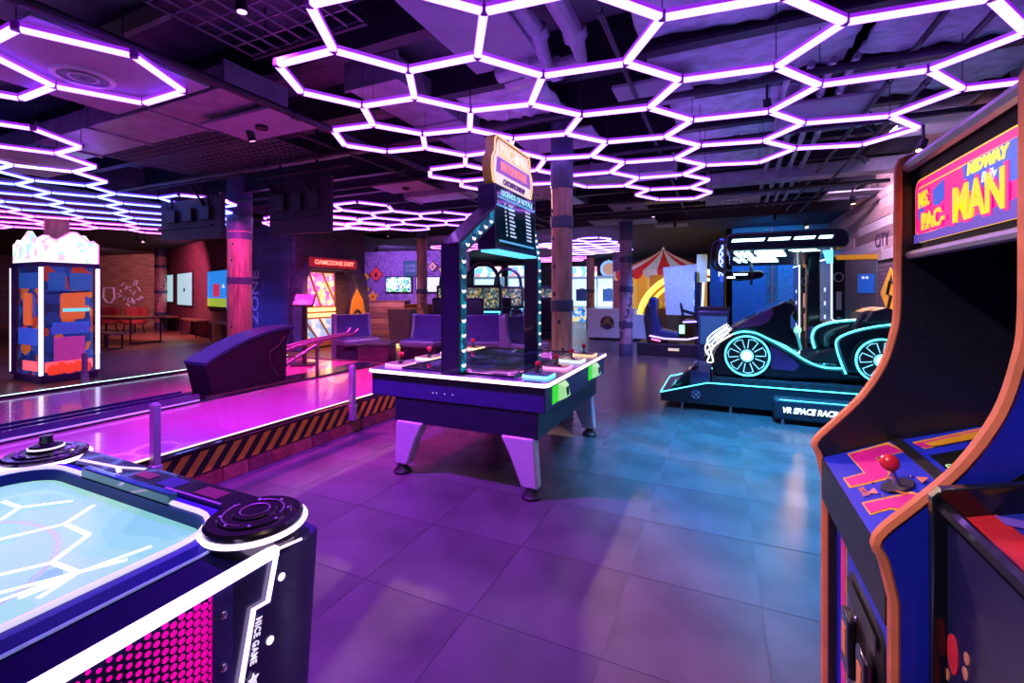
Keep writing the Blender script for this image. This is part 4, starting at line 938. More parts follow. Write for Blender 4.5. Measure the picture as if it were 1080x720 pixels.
for dx in (-.08, .08):
    MB().tube(smooth_path([(dx, .42, .40), (dx, .9, .47), (dx, 1.5, .52), (dx, 1.75, .53), (dx, 1.85, .60)], 5), .022, 8).build('ball_rail', mat('rail_grey', (.16, .15, .2), .35, .5), br_)
MB().tube(smooth_path([(0, .42, .12), (0, .75, .28), (0, 1.2, .46)], 5), .02, 8).build('rail_strut', MATS['rail_grey'], br_)
MB().cyl((0, 1.1, 0), (0, 1.1, .5), .025, n=10).build('rail_post', MATS['rail_grey'], br_)
# touch screen pedestal
pd = thing('touch_screen_pedestal', 'slim pedestal with a tilted touch screen beyond the ball return', 'kiosk', (-6.3, 5.45, LZ), .5)
B(-.16, .16, -.16, .16, 0, .03).build('base_plate', BLACK, pd); MB().cyl((0, 0, .03), (0, 0, 1.0), .035, n=12).build('pole', DARKM, pd)
o = B(-.17, .17, -.02, .02, -.13, .13).build('screen_housing', BLACK, pd, (0, 0, 1.08), rot=(-.7, 0, 0), bevel=.008)
B(-.15, .15, -.022, -.0205, -.11, .11).build('touch_screen', art_mat('touch_screen', [(.1, .05, .3), (.5, .1, .4), (.1, .2, .6)], 14, .6), o)

# hanging lane screens on trusses (seen from behind)
def hung(label, px0, px1, pyt, pyb, Y):
    a, b = AY(px0, pyt, Y), AY(px1, pyb, Y); c = (a + b) / 2
    t = thing('hanging_lane_screen', label, 'screen', (c.x, c.y, b.z)); hw = (b.x - a.x) / 2; hh = a.z - b.z
    MB().prism([(-hw, .04 * hh), (hw, 0), (hw * 1.0, hh), (-hw, hh * .97)], 'y', -.03, .03).build('screen_back', mat('screen_back', (.035, .025, .045), .6, var=.3, scale=12), t, bevel=.008)
    B(-hw * .85, hw * .85, .03, .05, .06, hh - .06).build('screen_front', mat('screen_front', (.02, .02, .05), .2, em=(.1, .12, .5), es=.4), t)
    for k in range(3): B(-hw * .7 + k * hw * .55, -hw * .7 + k * hw * .55 + hw * .3, -.09, -.03, hh * .45, hh * .75).build('power_box', BLACK, t)
    for xx in (-hw * .6, hw * .6): MB().tube([(xx, -.04, hh * .5), (xx, -.04, 3.89 - b.z)], .022, 8).build('hanger_tube', joist_m, t)
    MB().tube([(-hw * 1.4, -.04, 3.3 - b.z), (hw * 1.6, -.04, 3.3 - b.z)], .025, 8).build('truss_tube', joist_m, t)
    MB().tube([(-hw * 1.2, -.04, 3.3 - b.z), (-hw * .6, -.04, hh * .6)], .018, 8).build('truss_brace', joist_m, t); MB().tube([(hw * .0, -.04, 3.3 - b.z), (hw * .6, -.04, hh * .6)], .018, 8).build('truss_brace', joist_m, t)
    B(-hw * 1.05, hw * .7, -.06, -.03, hh * .30, hh * .34).build('back_rail', joist_m, t)
hung('dark hanging screen over the lanes next to the blue hexagon lights', 172, 236, 214, 251, 4.6)
hung('dark hanging screen over the lanes next to the broad pink column', 286, 350, 194, 245, 4.9)

# =================================================================== LOBBY SIDE
# claw machine
cm = thing('claw_machine', 'tall square claw machine with white lit sign top and orange printed glass', 'claw machine', (-10.7, 3.97, 0))
hx, hy = .51, .375
shell = mat('claw_shell', (.10, .03, .18), .4)
B(-hx, hx, -hy, hy, 0, .12).build('base', shell, cm, bevel=.01)
art1 = art_mat('claw_print', [(.01, .03, .18), (.02, .06, .35), (.85, .18, .03), (.02, .02, .12), (.03, .10, .5), (.55, .05, .03), (.02, .05, .3)], 6, .35, .3, 1.0)
B(-hx + .05, hx - .05, -hy + .05, hy - .05, .12, 1.95).build('printed_body', art1, cm)
redg = glow('claw_red', (1, .06, .05), 1.3)
for (a, b, c, d_) in ((hx - .05, hx - .03, -hy + .06, hy - .06), ):
    B(a, b, c, d_, .18, .34).build('prize_light', redg, cm)
    B(a, b + .005, -.2, .2, .34, .75).build('prize_chute', mat('claw_chute', (.4, .03, .3), .3, em=(.8, .06, .5), es=.4), cm)
    B(a, b + .01, -.22, .26, .80, 1.0).build('title_block', mat('claw_title', (.02, .04, .35), .35, em=(.05, .12, .9), es=.5), cm)
    fa = MB().prism(rrect(-.12, .2, 1.05, 1.5, .05), 'x', a, b + .02).build('orange_plaque', mat('claw_orange', (.8, .14, .04), .4, em=(1, .16, .04), es=.5), cm)
    B(b + .02, b + .024, -.1, .26, 1.18, 1.24).build('plaque_band', glow('claw_cyan', (.1, .8, .85), .8), cm)
    B(a, b - .005, -.27, -.05, 1.55, 1.85).build('window_pane', mat('claw_window', (.02, .06, .3), .1, em=(.04, .15, .7), es=.35), cm); B(a, b - .005, .0, .27, 1.55, 1.85).build('window_pane', MATS['claw_window'], cm)
    for k in range(7): MB().ell((b + .012, -.2 + .07 * k, .88 + .05 * (k % 2)), .012, .055, .07, 10, 6).build('title_bubble', mat('claw_bubble', (.03, .05, .45), .3, em=(.1, .1, .9), es=.4), cm)
    for k in range(5): MB().ell((b + .01, -.22 + .11 * k, .20 + .03 * (k % 2)), .012, .08, .10, 10, 6).build('flame_print', mat('claw_flame', (.6, .03, .02), .4, em=(1, .05, .03), es=.8), cm)
    MB().tube([(b + .005, -.3, 1.5), (b + .005, .3, 1.54)], .018, 6).build('claw_rail', mat('claw_rail', (.02, .05, .3), .3), cm)
B(-.25, .25, -hy + .03, -hy + .05, .18, .34).build('prize_light', redg, cm); MB().prism(rrect(-.2, .05, .95, 1.5, .05), 'y', -hy + .02, -hy + .05).build('orange_plaque', MATS['claw_orange'], cm)
B(-.4, .3, -hy + .025, -hy + .05, .62, .9).build('title_block', MATS['claw_title'], cm); B(-.4, .3, -hy + .035, -hy + .05, 1.58, 1.85).build('window_pane', MATS['claw_window'], cm)
tubel = glow('claw_tube', (.80, .72, 1), 2.6)
for xx in (-hx, hx):
    for yy in (-hy, hy):
        B(xx - .03, xx + .03, yy - .03, yy + .03, .1, 1.96).build('corner_post', shell, cm)
        B(xx - .014 + (.02 if xx > 0 else -.02), xx + .014 + (.02 if xx > 0 else -.02), yy - .034, yy + .014, .14, 1.93).build('corner_light', tubel, cm)
B(-hx - .02, hx + .02, -hy - .02, hy + .02, 1.95, 2.02).build('top_ring', shell, cm)
def top_sign(w): return [(-w, 2.02), (w, 2.02), (w, 2.36), (w * .80, 2.42), (w * .62, 2.40), (w * .18, 2.55), (-.0, 2.55), (-w * .5, 2.40), (-w * .8, 2.42), (-w, 2.34)]
sgl = art_mat('claw_sign', [(1, .98, .9), (1, .98, .92), (1, .97, .9), (.45, .75, .7), (1, .98, .92), (.8, .5, .6), (1, 1, .95)], 12, 1.15)
for xx in (hx, -hx): MB().prism(top_sign(hy), 'x', xx - .02, xx + .02).build('sign_panel', sgl, cm); MB().tube([(xx + .022, y_, z_) for y_, z_ in top_sign(hy)[1:]], .012, 6).build('sign_edge', glow('claw_edge', (1, .2, .7), 1.2), cm)
for yy in (hy - .022, -hy + .022): MB().prism(top_sign(hx - .03), 'y', yy - .02, yy + .02).build('sign_panel', sgl, cm)
# lavender lit machine at the picture's edge
lm_ = thing('lit_panel_machine', 'machine with a plain glowing lavender front beside the claw machine', 'arcade machine', (-11.6, 2.98, 0))
B(-.6, .6, -.3, .3, 0, 1.95).build('cabinet', shell, lm_, bevel=.02); B(.6, .62, -.27, .27, .15, 1.85).build('front_light', glow('lavender_front', (.62, .52, 1), 1.6), lm_)
B(-.3, .55, -.325, -.3, .15, 1.85).build('side_light', glow('lavender_side', (.5, .42, 1), 1.3), lm_); B(.6, .66, -.28, .28, 0, .12).build('kick_plate', BLACK, lm_)

# benches, long table, chairs in the lobby
bw_ = mat('bench_wood', (.20, .09, .05), .5, var=.3, scale=4, stretch=(.5, 8, 8))
def bench(label, c, rz, L, h, w=.4, planks=3):
    t = thing('bench', label, 'bench', c, rz, None)
    pw = w / planks
    for k in range(planks): B(-L / 2, L / 2, -w / 2 + pw * k + .006, -w / 2 + pw * (k + 1) - .006, h - .05, h).build('plank', bw_, t)
    for sx_ in (-1, 1):
        MB().tube([(sx_ * (L / 2 - .15), -w / 2 + .03, h - .05), (sx_ * (L / 2 - .15), -w / 2 + .03, .02), (sx_ * (L / 2 - .15), w / 2 - .03, .02), (sx_ * (L / 2 - .15), w / 2 - .03, h - .05)], .025, 6).build('leg_frame', BLACK, t)
    return t
wa = atan2(12.3 - 8.9, -23.7 + 13.4) + pi
bench('wooden bench under the blue lit poster', PD(238, 13.6), wa, 2.0, .62); bench('wooden bench under the pale lit poster', PD(205, 15.8), wa, 2.3, .6); bench('wooden bench beside the painted lobby column', PD(176, 18.3), wa, 2.0, .6)
tbl = bench('long brown dining table on the lobby floor', PD(118, 14.2), .1, 3.4, .78, .9, 4); tbl['category'] = 'table'
st_ = bench('low wooden stool beside the long dining table', PD(112, 12.2), .1, 1.0, .45, .4, 2); st_['category'] = 'stool'
chm = mat('chair_red', (.45, .07, .04), .6, var=.2); 
def tub_chair(label, c, rz):
    t = thing('tub_chair', label, 'chair', c, rz, 'red tub chairs at the plank wall')
    MB().lathe([(.36, .36), (.40, .40), (.40, .48), (.36, .50), (.0, .52)], n=20).build('seat', chm, t)
    ring = []
    for k in range(13):
        a = pi * (k / 12) ; ring.append((.42 * cos(a), .42 * sin(a)))
    m2 = MB(); rows = []
    for (x, y) in ring: rows.append([(x, y, .45), (x * 1.08, y * 1.08, .95), (x * .90, y * .90, .96), (x * .86, y * .86, .46)])
    m2.loft(rows); m2.build('backrest', chm, t)
    for a in range(4): MB().cyl((.25 * cos(a * pi / 2 + .8), .25 * sin(a * pi / 2 + .8), .4), (.32 * cos(a * pi / 2 + .8), .32 * sin(a * pi / 2 + .8), 0), .02, n=8).build('leg', BLACK, t)
tub_chair('red tub chair behind the long table, nearer the claw machine', PD(112, 17.0), .3); tub_chair('red tub chair behind the long table, nearer the lobby column', PD(141, 17.0), .2)

# posters on the red brick wall
pa, pb_ = Vector((-13.4, 8.9, 0)), Vector((-23.7, 12.3, 0)); wd = (pb_ - pa).normalized(); wn = Vector((wd.y, -wd.x, 0)); wn = -wn if wn.dot(-pa) < 0 else wn
def on_wall(px, a, n):
    r = ray(px, HY); r.z = 0; t = a.dot(n) / r.dot(n); return r * t
def poster(label, px0, px1, z0, z1, m_, kind):
    q0, q1 = on_wall(px0, pa + wn * .03, wn), on_wall(px1, pa + wn * .03, wn); c = (q0 + q1) / 2; L = (q1 - q0).length
    t = thing('wall_poster', label, 'poster', (c.x, c.y, z0), atan2(q1.y - q0.y, q1.x - q0.x))
    h = z1 - z0
    B(-L / 2 - .03, L / 2 + .03, -.02, .04, -.03, h + .03).build('poster_frame', BLACK, t); B(-L / 2, L / 2, -.03, -.02, 0, h).build('poster_sheet', m_, t)
    if kind == 'blue':
        B(-L / 2, L / 2, -.034, -.03, 0, h * .28).build('poster_ground', lit('poster_green', (.35, .5, .05), .8), t)
        B(-L * .18, L * .16, -.036, -.031, h * .32, h * .66).build('poster_figure', lit('poster_red', (.65, .03, .1), .8), t)
        MB().prism([(L * .28, h * .55), (L * .42, h * .55), (L * .35, h * .66)], 'y', -.036, -.031).build('poster_mark', lit('poster_white', (.7, .85, 1), .9), t)
        B(-L / 2, L / 2, -.036, -.03, 0, h * .06).build('poster_edge', BLACK, t)
    if kind == 'pale': MB().ell((0, -.031, h * .48), L * .06, .006, h * .07, 10, 6).build('poster_mark', BLACK, t)
poster('narrow pale lit poster beside the lobby column', 176, 183, 1.15, 2.25, lit('poster_pale', (.35, .62, .66), .9), '')
poster('pale turquoise lit poster with a small dark mark', 188, 203, 1.05, 2.25, lit('poster_pale', (.35, .62, .66), .9), 'pale')
poster('bright blue lit poster with a red figure over green ground', 220, 240, 1.0, 2.2, lit('poster_blue', (.02, .22, .75), 1.0), 'blue')
# graffiti on the plank wall: dark shield outline and white strokes
wl0, wl1 = Vector((-23.7, 12.3, 0)), PD(60, 23); d_ = (wl1 - wl0).normalized(); n_ = Vector((d_.y, -d_.x, 0)); n_ = -n_ if n_.dot(-wl0) < 0 else n_
gr = thing('wall_graffiti', 'white graffiti strokes and a shield outline on the plank wall', 'graffiti', wl0 + n_ * .02, atan2(-d_.y, -d_.x))
gw = mat('graffiti_white', (.62, .58, .72), .7)
def gl_pt(px, z): q = on_wall(px, wl0 + n_ * .04, n_) - (wl0 + n_ * .02); a = atan2(-d_.y, -d_.x); return (q.x * cos(a) + q.y * sin(a), -.02, z)
MB().tube([gl_pt(p_[0], p_[1]) for p_ in ((110, 1.75), (120, 1.75), (121, 1.3), (118, 1.05), (113, 1.05), (109, 1.3))], .05, 6, True).build('shield_outline', gw, gr)
for k in range(26):
    px = random.uniform(123, 152); z = random.uniform(1.05, 2.0) + (px - 138) * .012
    MB().tube([gl_pt(px, z), gl_pt(px + random.uniform(1, 4), z + random.uniform(-.25, .25))], .035, 5).build('paint_stroke', gw, gr)

# =================================================================== GAMEZONE EXIT
gz = thing('gamezone_exit_portal', 'dark rock styled portal with red lit exit lettering', 'doorway', (-9.9, 9.6, 0))
rock = mat('portal_rock', (.10, .085, .15), .75, var=.5, scale=3, bump=.7)
def zy(px, py): p_ = AX(px, py, -9.8); return (p_.y - 9.6, p_.z)
outer = [zy(315, 378), zy(314, 330), zy(317, 292), zy(330, 274), zy(372, 272), zy(384, 295), zy(387, 330), zy(387, 358)]
o_ = [(p_[0], max(0, p_[1])) for p_ in outer]; o_[0] = (o_[0][0], 0); o_[-1] = (o_[-1][0], 0)
iy0, iy1 = zy(317.5, 300)[0], zy(372, 300)[0]
inner = [(iy1, 0), (iy1, 1.75), (iy1 - .18, 2.12), (iy0 + .25, 2.12), (iy0 + .12, 1.9), (iy0 + .12, 0)]
MB().prism(o_ + inner, 'x', -.15, .22).build('rock_frame', rock, gz, bevel=.03)
sgm = B(.20, .27, iy0 + .15, iy1 - .02, 2.19, 2.44).build('sign_board', mat('exit_board', (.12, .01, .02), .4, em=(1, .02, .03), es=.25), gz)
lettering('exit', glow('exit_red', (1, .10, .06), 3.0), gz, (.285, (iy0 + iy1) / 2 + .06, 2.315), (0, 1, 0), (0, 0, 1), sx=1.05, sy=.95)
dpan = thing('sliding_gate', 'glowing pink and orange patterned gate inside the gamezone exit', 'gate', (-9.98, 9.3, 0))
ya, yb2 = iy0 + .3 + .12, iy0 + .3 + 1.3
B(-.02, .02, ya, yb2, .05, 2.1).build('gate_frame', mat('gate_frame', (.5, .25, .12), .4, .3), dpan)
B(.02, .03, ya + .06, yb2 - .06, 1.15, 2.05).build('gate_pane', art_mat('gate_pink', [(1, .25, .55), (1, .5, .25), (.9, .1, .5), (1, .75, .45), (.8, .2, .7)], 7, 1.1), dpan)
B(.02, .03, ya + .06, yb2 - .06, .30, .80).build('gate_pane', art_mat('gate_blue', [(.5, .7, .9), (.3, .5, .8), (.9, .8, .6), (.2, .4, .7)], 6, .8), dpan)
for z_ in (.85, 1.0): B(.02, .035, ya, yb2, z_, z_ + .1).build('gate_bar', glow('gate_bar', (1, .55, .15), 1.6), dpan)
for (a, b) in (((ya + .25, 2.05), (ya + .65, 1.15)), ((ya + .7, 2.05), (yb2 - .06, 1.3)), ((ya + .1, .8), (ya + .5, .3)), ((ya + .95, .3), (ya + .6, .8))):
    MB().tube([(.04, a[0], a[1]), (.04, b[0], b[1])], .03, 6).build('gate_brace', MATS['gate_frame'], dpan)
lamp('gate_glow', dpan, 'POINT', (.7, (ya + yb2) / 2, 1.2), (1, .45, .2), 14, .3)
bn = thing('feather_banner', 'pointed yellow banner with a black emblem beside the exit gate', 'banner', (-9.5, 10.05, 0), pi / 2)
MB().prism([(-.30, .1), (.34, .1), (.36, .7), (.22, 1.3), (.0, 1.62), (-.2, 1.3), (-.31, .7)], 'y', -.015, .015).build('banner_cloth', mat('banner_yellow', (.75, .38, .04), .6, var=.2), bn)
MB().tube(smooth_path([(-.12, -.02, .5), (-.18, -.02, .75), (-.05, -.02, 1.0), (.12, -.02, .9), (.16, -.02, .65), (.05, -.02, .5)], 4), .035, 6).build('emblem_outer', BLACK, bn)
MB().ell((.0, -.02, .72), .07, .012, .1, 10, 6).build('emblem_core', BLACK, bn); B(-.3, .34, -.12, .12, 0, .1).build('banner_foot', BLACK, bn)

# television wall: two screens, wooden crates, signs
sw0, sw1 = Vector((-9.6, 16.6, 0)), Vector((-14.6, 15.6, 0)); sd_ = (sw1 - sw0).normalized(); sn = Vector((sd_.y, -sd_.x, 0)); sn = -sn if sn.dot(-sw0) < 0 else sn
def wall_item(name, label, cat, px, py, group=None):
    q = on_wall(px, sw0 + sn * .04, sn); d = q.x * FW[0] + q.y * FW[1]
    return thing(name, label, cat, (q.x, q.y, CH + (HY - py) / FPX * d), atan2(-sd_.y, -sd_.x), group), d / FPX
for lab, px, m_ in (('television showing a green cartoon picture on the graffiti wall', 421, art_mat('tv_green', [(.05, .35, .08), (.1, .6, .15), (.7, .8, .75), (.02, .12, .2), (.15, .75, .3)], 4, 1.1, .3, 1.0, 'noise')), ('television with a plain white picture on the graffiti wall', 453, lit('tv_white', (.62, .72, .74), 1.0))):
    t, s_ = wall_item('television', lab, 'television', px, 300); w, h = 15.2 * s_, 8.6 * s_
    B(-w, w, -.06, 0, -h, h).build('casing', BLACKG, t, bevel=.01); B(-w * .93, w * .93, -.064, -.06, -h * .88, h * .88).build('screen', m_, t)
    if px < 430:
        for k in range(4): B(-w * .8, -w * (.05 + .1 * (k % 2)), -.068, -.064, h * (.5 - .32 * k), h * (.68 - .32 * k)).build('screen_line', glow('tv_lines', (.75, .9, .9), 1.0), t)
def diamond(label, px, py, half, col, mark=True):
    t, s_ = wall_item('diamond_sign', label, 'sign', px, py, 'diamond signs on the graffiti wall'); w = half * s_
    MB().prism([(-w, 0), (0, -w), (w, 0), (0, w)], 'y', -.02, .0).build('sign_plate', mat('diamond_%d' % px, col, .5, em=col, es=.12), t); MB().tube([(-w, -.022, 0), (0, -.022, -w), (w, -.022, 0), (0, -.022, w)], .02, 5, True).build('sign_border', BLACK, t)
    if mark: MB().prism([(-w * .3, -w * .3), (w * .25, -w * .35), (w * .05, 0), (w * .3, w * .3), (-w * .1, w * .15)], 'y', -.026, -.02).build('sign_symbol', BLACK, t)
diamond('red diamond sign with a black symbol on the graffiti wall', 397, 289, 8, (.75, .06, .05)); diamond('amber diamond sign beside the exit portal, upper one', 386, 292, 5, (.75, .4, .05)); diamond('amber diamond sign beside the exit portal, lower one', 386.5, 305, 5, (.75, .4, .04))
diamond('tan diamond sign left of the game table arch', 456.5, 281, 5.5, (.6, .4, .16)); diamond('tan diamond sign touching the game table arch', 467.8, 284, 6, (.62, .42, .16))
t, s_ = wall_item('star_sign', 'orange star shaped sign low on the graffiti wall', 'sign', 393.5, 313)
MB().prism([((7 if k % 2 == 0 else 3.6) * s_ * sin(k * pi / 5), (7 if k % 2 == 0 else 3.6) * s_ * cos(k * pi / 5)) for k in range(10)], 'y', -.03, 0).build('star_plate', mat('star_orange', (.8, .28, .03), .5, em=(.9, .3, .03), es=.2), t); MB().ell((0, -.03, 0), 1.6 * s_, .02, 1.6 * s_).build('star_boss', mat('star_boss', (.5, .15, .02), .5), t)
t, s_ = wall_item('green_poster', 'dark green poster with two lines of lettering on the graffiti wall', 'poster', 433, 283)
B(-8 * s_, 8.5 * s_, -.02, 0, -8 * s_, 8.5 * s_).build('poster_sheet', mat('poster_dark_green', (.02, .16, .13), .6), t); lettering('gz', mat('poster_pale_green', (.25, .5, .42), .6), t, (0, -.03, 0), (1, 0, 0), (0, 0, 1), sx=.55, sy=.6)
crm = [mat('crate_%d' % k, c, .6, var=.4, scale=3, stretch=(.6, 5, 6)) for k, c in enumerate([(.30, .12, .07), (.42, .20, .10), (.22, .09, .06)])]
def crate(label, px, d, w, h, n=5):
    c = PD(px, d); t = thing('plank_counter', label, 'counter', c, YAW * .5)
    B(-w / 2 + .02, w / 2 - .02, .03, .6, 0, h).build('counter_core', BLACK, t)
    for k in range(n): B(-w / 2, w / 2, 0, .03, h * k / n + .008, h * (k + 1) / n - .008).build('plank', crm[k % 3], t)
    B(-w / 2 - .02, w / 2 + .02, -.02, .62, h, h + .04).build('counter_top', crm[2], t)
crate('low counter clad in reddish planks behind the lounge', 406, 18.6, 1.7, 1.15); crate('grey plank counter beneath the televisions', 448, 16.6, 1.5, 1.05, 4)
pl = thing('planter_box', 'tall dark planter box with a yellow glowing foot behind the lounge', 'planter', PD(424, 12.8), .4)
MB().loft([[(-.26, -.26, .1), (.26, -.26, .1), (.26, .26, .1), (-.26, .26, .1)], [(-.32, -.32, 1.05), (.32, -.32, 1.05), (.32, .32, 1.05), (-.32, .32, 1.05)]]).build('box_body', mat('planter_dark', (.10, .06, .07), .6), pl)
B(-.30, .30, -.30, .30, 0, .10).build('light_foot', glow('planter_light', (1, .55, .06), 2.0), pl); MB().tube([(-.2, -.29, .9), (0, -.275, .5), (.2, -.29, .9)], .02, 6).build('box_trim', DARKM, pl)

# lounge seats
vinyl = mat('seat_violet', (.07, .03, .20), .45, var=.15); vinyl2 = mat('seat_grey', (.26, .19, .36), .4); skirt = mat('seat_skirt', (.05, .03, .09), .5)
def booth(label, c, rz, w=.75):
    t = thing('lounge_seat', label, 'seat', c, rz, 'violet lounge seats')
    B(-w / 2, w / 2, -.28, .30, 0, .30).build('plinth', skirt, t, bevel=.01); B(-w / 2, w / 2, -.36, .22, .30, .46).build('seat_cushion', vinyl2, t, bevel=.05)
    B(-w / 2 + .02, w / 2 - .02, -.28, .22, .455, .475).build('seat_pad', vinyl, t, bevel=.008)
    rows = []
    for k in range(7):
        z = .44 + .56 * k / 6; y = .18 + .10 * (k / 6) + .04 * sin(pi * k / 6); rows.append((y, z))
    pf_ = rows + [(.42, 1.0), (.40, .05), (.2, .05)]
    MB().prism(pf_, 'x', -w / 2 + .06, w / 2 - .06).build('backrest', vinyl, t, bevel=.02)
    for sx_ in (-1, 1): MB().prism([(y - .03, z + (.02 if k_ > 3 else 0)) for k_, (y, z) in enumerate(rows)] + [(.45, 1.02), (.43, .0), (.18, .0)], 'x', sx_ * (w / 2 - .06), sx_ * (w / 2 + .02)).build('back_side', vinyl2, t, bevel=.02)
    MB().ell((w / 2 - .1, -.285, .15), .015, .01, .015, 8, 5).build('stud', CHROME, t)
booth('violet lounge seat nearest the exit banner', (-7.65, 8.1, 0), 1.15, .85); booth('violet lounge seat facing the low square table', (-6.05, 8.45, 0), .12, .85); booth('violet lounge seat behind the arch of the game table', (-4.85, 8.9, 0), .40, 1.1)
booth('slim grey violet lounge seat beside the round timber column', (-3.75, 8.9, 0), pi * .5 - .2, .7)
lt = thing('low_table', 'low dark square table between the lounge seats', 'table', (-6.75, 7.75, 0), .4)
B(-.34, .34, -.34, .34, .40, .44).build('table_top', mat('low_table', (.10, .07, .10), .4), lt, bevel=.005)
for sx_ in (-1, 1): B(sx_ * .3 - .02, sx_ * .3 + .02, -.3, .3, 0, .40).build('leg_panel', MATS['low_table'], lt)
B(-.28, .28, -.3, -.27, .02, .40).build('front_panel', MATS['low_table'], lt)
# =================================================================== KART RIDE
KYn, KYf = 6.45, 7.35
kt = thing('kart_ride', 'black racing kart ride outlined with cyan light tubes on a long platform', 'ride', (.8, 6.9, 0))
KL = tuple(-c for c in kt.location)
CY = glow('kart_cyan', (.06, .72, 1.0), 3.4); CYW = glow('kart_white', (.95, .98, .80), 3.0); kb = mat('kart_black', (.012, .018, .024), .22, coat=.6); kp = mat('kart_purple', (.16, .05, .20), .3, coat=.4); pfm = mat('platform_black', (.02, .025, .035), .4)
def KP(px, py, Y=KYn): p_ = AY(px, py, Y); return (p_.x, p_.z)
# platform with ramp nose
pl_ = MB().prism([(-.72, .08), (-.72, .19), (-.15, .355), (2.3, .355), (2.3, .08)], 'y', 6.30, 7.55).build('platform', pfm, kt, KL, bevel=.006)
B(-.1, 2.28, 6.36, 7.5, .355, .43).build('platform_deck', mat('deck_dark', (.03, .035, .045), .5), kt, KL, bevel=.005)
for k in range(18): B(-.06 + .13 * k, .0 + .13 * k, 6.355, 6.36, .38, .40).build('deck_slot', BLACK, kt, KL)
for yy in (6.293, 7.557): MB().tube([(-.72, yy, .195), (-.15, yy, .36), (2.3, yy, .36)], .007, 8).build('platform_light', CY, kt, KL)
MB().tube([(-.722, 6.3, .195), (-.722, 7.55, .195)], .005, 8).build('platform_light', CY, kt, KL)
pedal = MB().prism([(-.62, .22), (-.30, .56), (-.26, .53), (-.55, .20)], 'y', 6.45, 6.9).build('foot_plate', BLACKG, kt, KL, bevel=.006)
MB().prism([(-.48, .22), (-.40, .22), (-.36, .44), (-.40, .46)], 'y', 6.6, 6.75).build('plate_stay', DARKM, kt, KL)
B(-.36, -.12, 6.40, 7.4, .26, .48).build('nose_step', mat('step_blue', (.05, .06, .2), .35), kt, KL, bevel=.006)
for x_ in (-.45, .12, .62, 1.3, 1.9): MB().cyl((x_, 6.36, 0), (x_, 6.36, .09), .022, .016, 10).build('levelling_foot', CHROME, kt, KL); MB().cyl((x_, 7.4, 0), (x_, 7.4, .09), .022, .016, 10).build('levelling_foot', CHROME, kt, KL)
ex = KP(734, 416, 6.29); 
for a in (0, pi / 2): MB().tube([(ex[0] - .05 * cos(a + pi / 4), 6.292, ex[1] - .05 * sin(a + pi / 4)), (ex[0] + .05 * cos(a + pi / 4), 6.292, ex[1] + .05 * sin(a + pi / 4))], .008, 6).build('crossed_emblem', mat('emblem_grey', (.35, .3, .45), .5), kt, KL)
MB().tube([(ex[0] + .05 * cos(a * pi / 8), 6.292, ex[1] + .05 * sin(a * pi / 8)) for a in range(16)], .005, 6, True).build('emblem_ring', MATS['emblem_grey'], kt, KL)
# lettered step box
sb = B(.56, 2.1, 6.02, 6.28, .05, .285).build('step_box', pfm, kt, KL, bevel=.03)
lettering('vr', glow('vr_letters', (.75, .95, 1), 2.2), sb, (.64, 6.012, .165), (1, 0, 0), (0, 0, 1), sx=.70, sy=.85)
MB().tube([(.62, 6.03, .278), (2.05, 6.03, .278)], .006, 6).build('step_light', glow('step_light', (.1, .7, .85), 1.5), sb)
for x_ in (.66, 1.9): MB().cyl((x_, 6.1, 0), (x_, 6.1, .055), .02, .015, 10).build('step_foot', CHROME, sb)
# body: chassis, bonnet, dash, tail
def body(name, pts, m_, y0=KYn, y1=KYf, bev=.03): return MB().prism([KP(*q) for q in pts], 'y', y0, y1).build(name, m_, kt, KL, bevel=bev)
body('chassis', [(752, 392), (750, 374), (758, 360), (772, 351), (786, 349), (800, 352), (818, 362), (838, 373), (852, 382), (872, 388), (890, 389), (893, 395), (945, 398), (960, 398), (960, 404), (757, 397)], kb)
body('bonnet', [(768, 352), (773, 347), (815, 324), (829, 317.5), (838, 319.5), (842, 326), (836, 333), (836, 345), (842, 356), (846, 372), (800, 352)], kb, KYn + .12, KYf - .12, .02)
body('bonnet_panel', [(775, 347.5), (815, 325.5), (817, 331), (812, 339), (802, 344)], kp, KYn + .1, KYn + .13, .002); body('bonnet_panel', [(775, 347.5), (815, 325.5), (817, 331), (812, 339), (802, 344)], kp, KYf - .13, KYf - .1, .002)
body('side_panel', [(812, 364), (824, 370), (838, 380), (843, 386), (838, 391), (814, 389), (811, 376)], kp, KYn - .012, KYn + .01, .002)
body('tail', [(893, 394), (886, 378), (882, 362), (885, 355), (895, 350.5), (912, 345.5), (945, 341.5), (972, 340), (978, 396)], kb)
body('seat_side', [(866, 370), (862, 358), (865, 348), (876, 343), (893, 339.8), (925, 338), (925, 350), (885, 357), (883, 372)], kb, KYn + .3, KYf - .1, .02)
body('seat_base', [(850, 384), (866, 372), (900, 366), (920, 386)], mat('seat_black', (.02, .022, .03), .5), KYn + .12, KYf - .12, .03)
body('seat_back', [(893, 384), (905, 345), (915, 330), (926, 326), (936, 326), (940, 340), (935, 386)], MATS['seat_black'], KYn + .2, KYf - .2, .03)
body('spoiler', [(914, 340), (922, 328), (936, 324.5), (942, 326), (944, 341), (930, 341)], mat('spoiler', (.03, .03, .04), .35), KYn + .02, KYf - .02, .01)
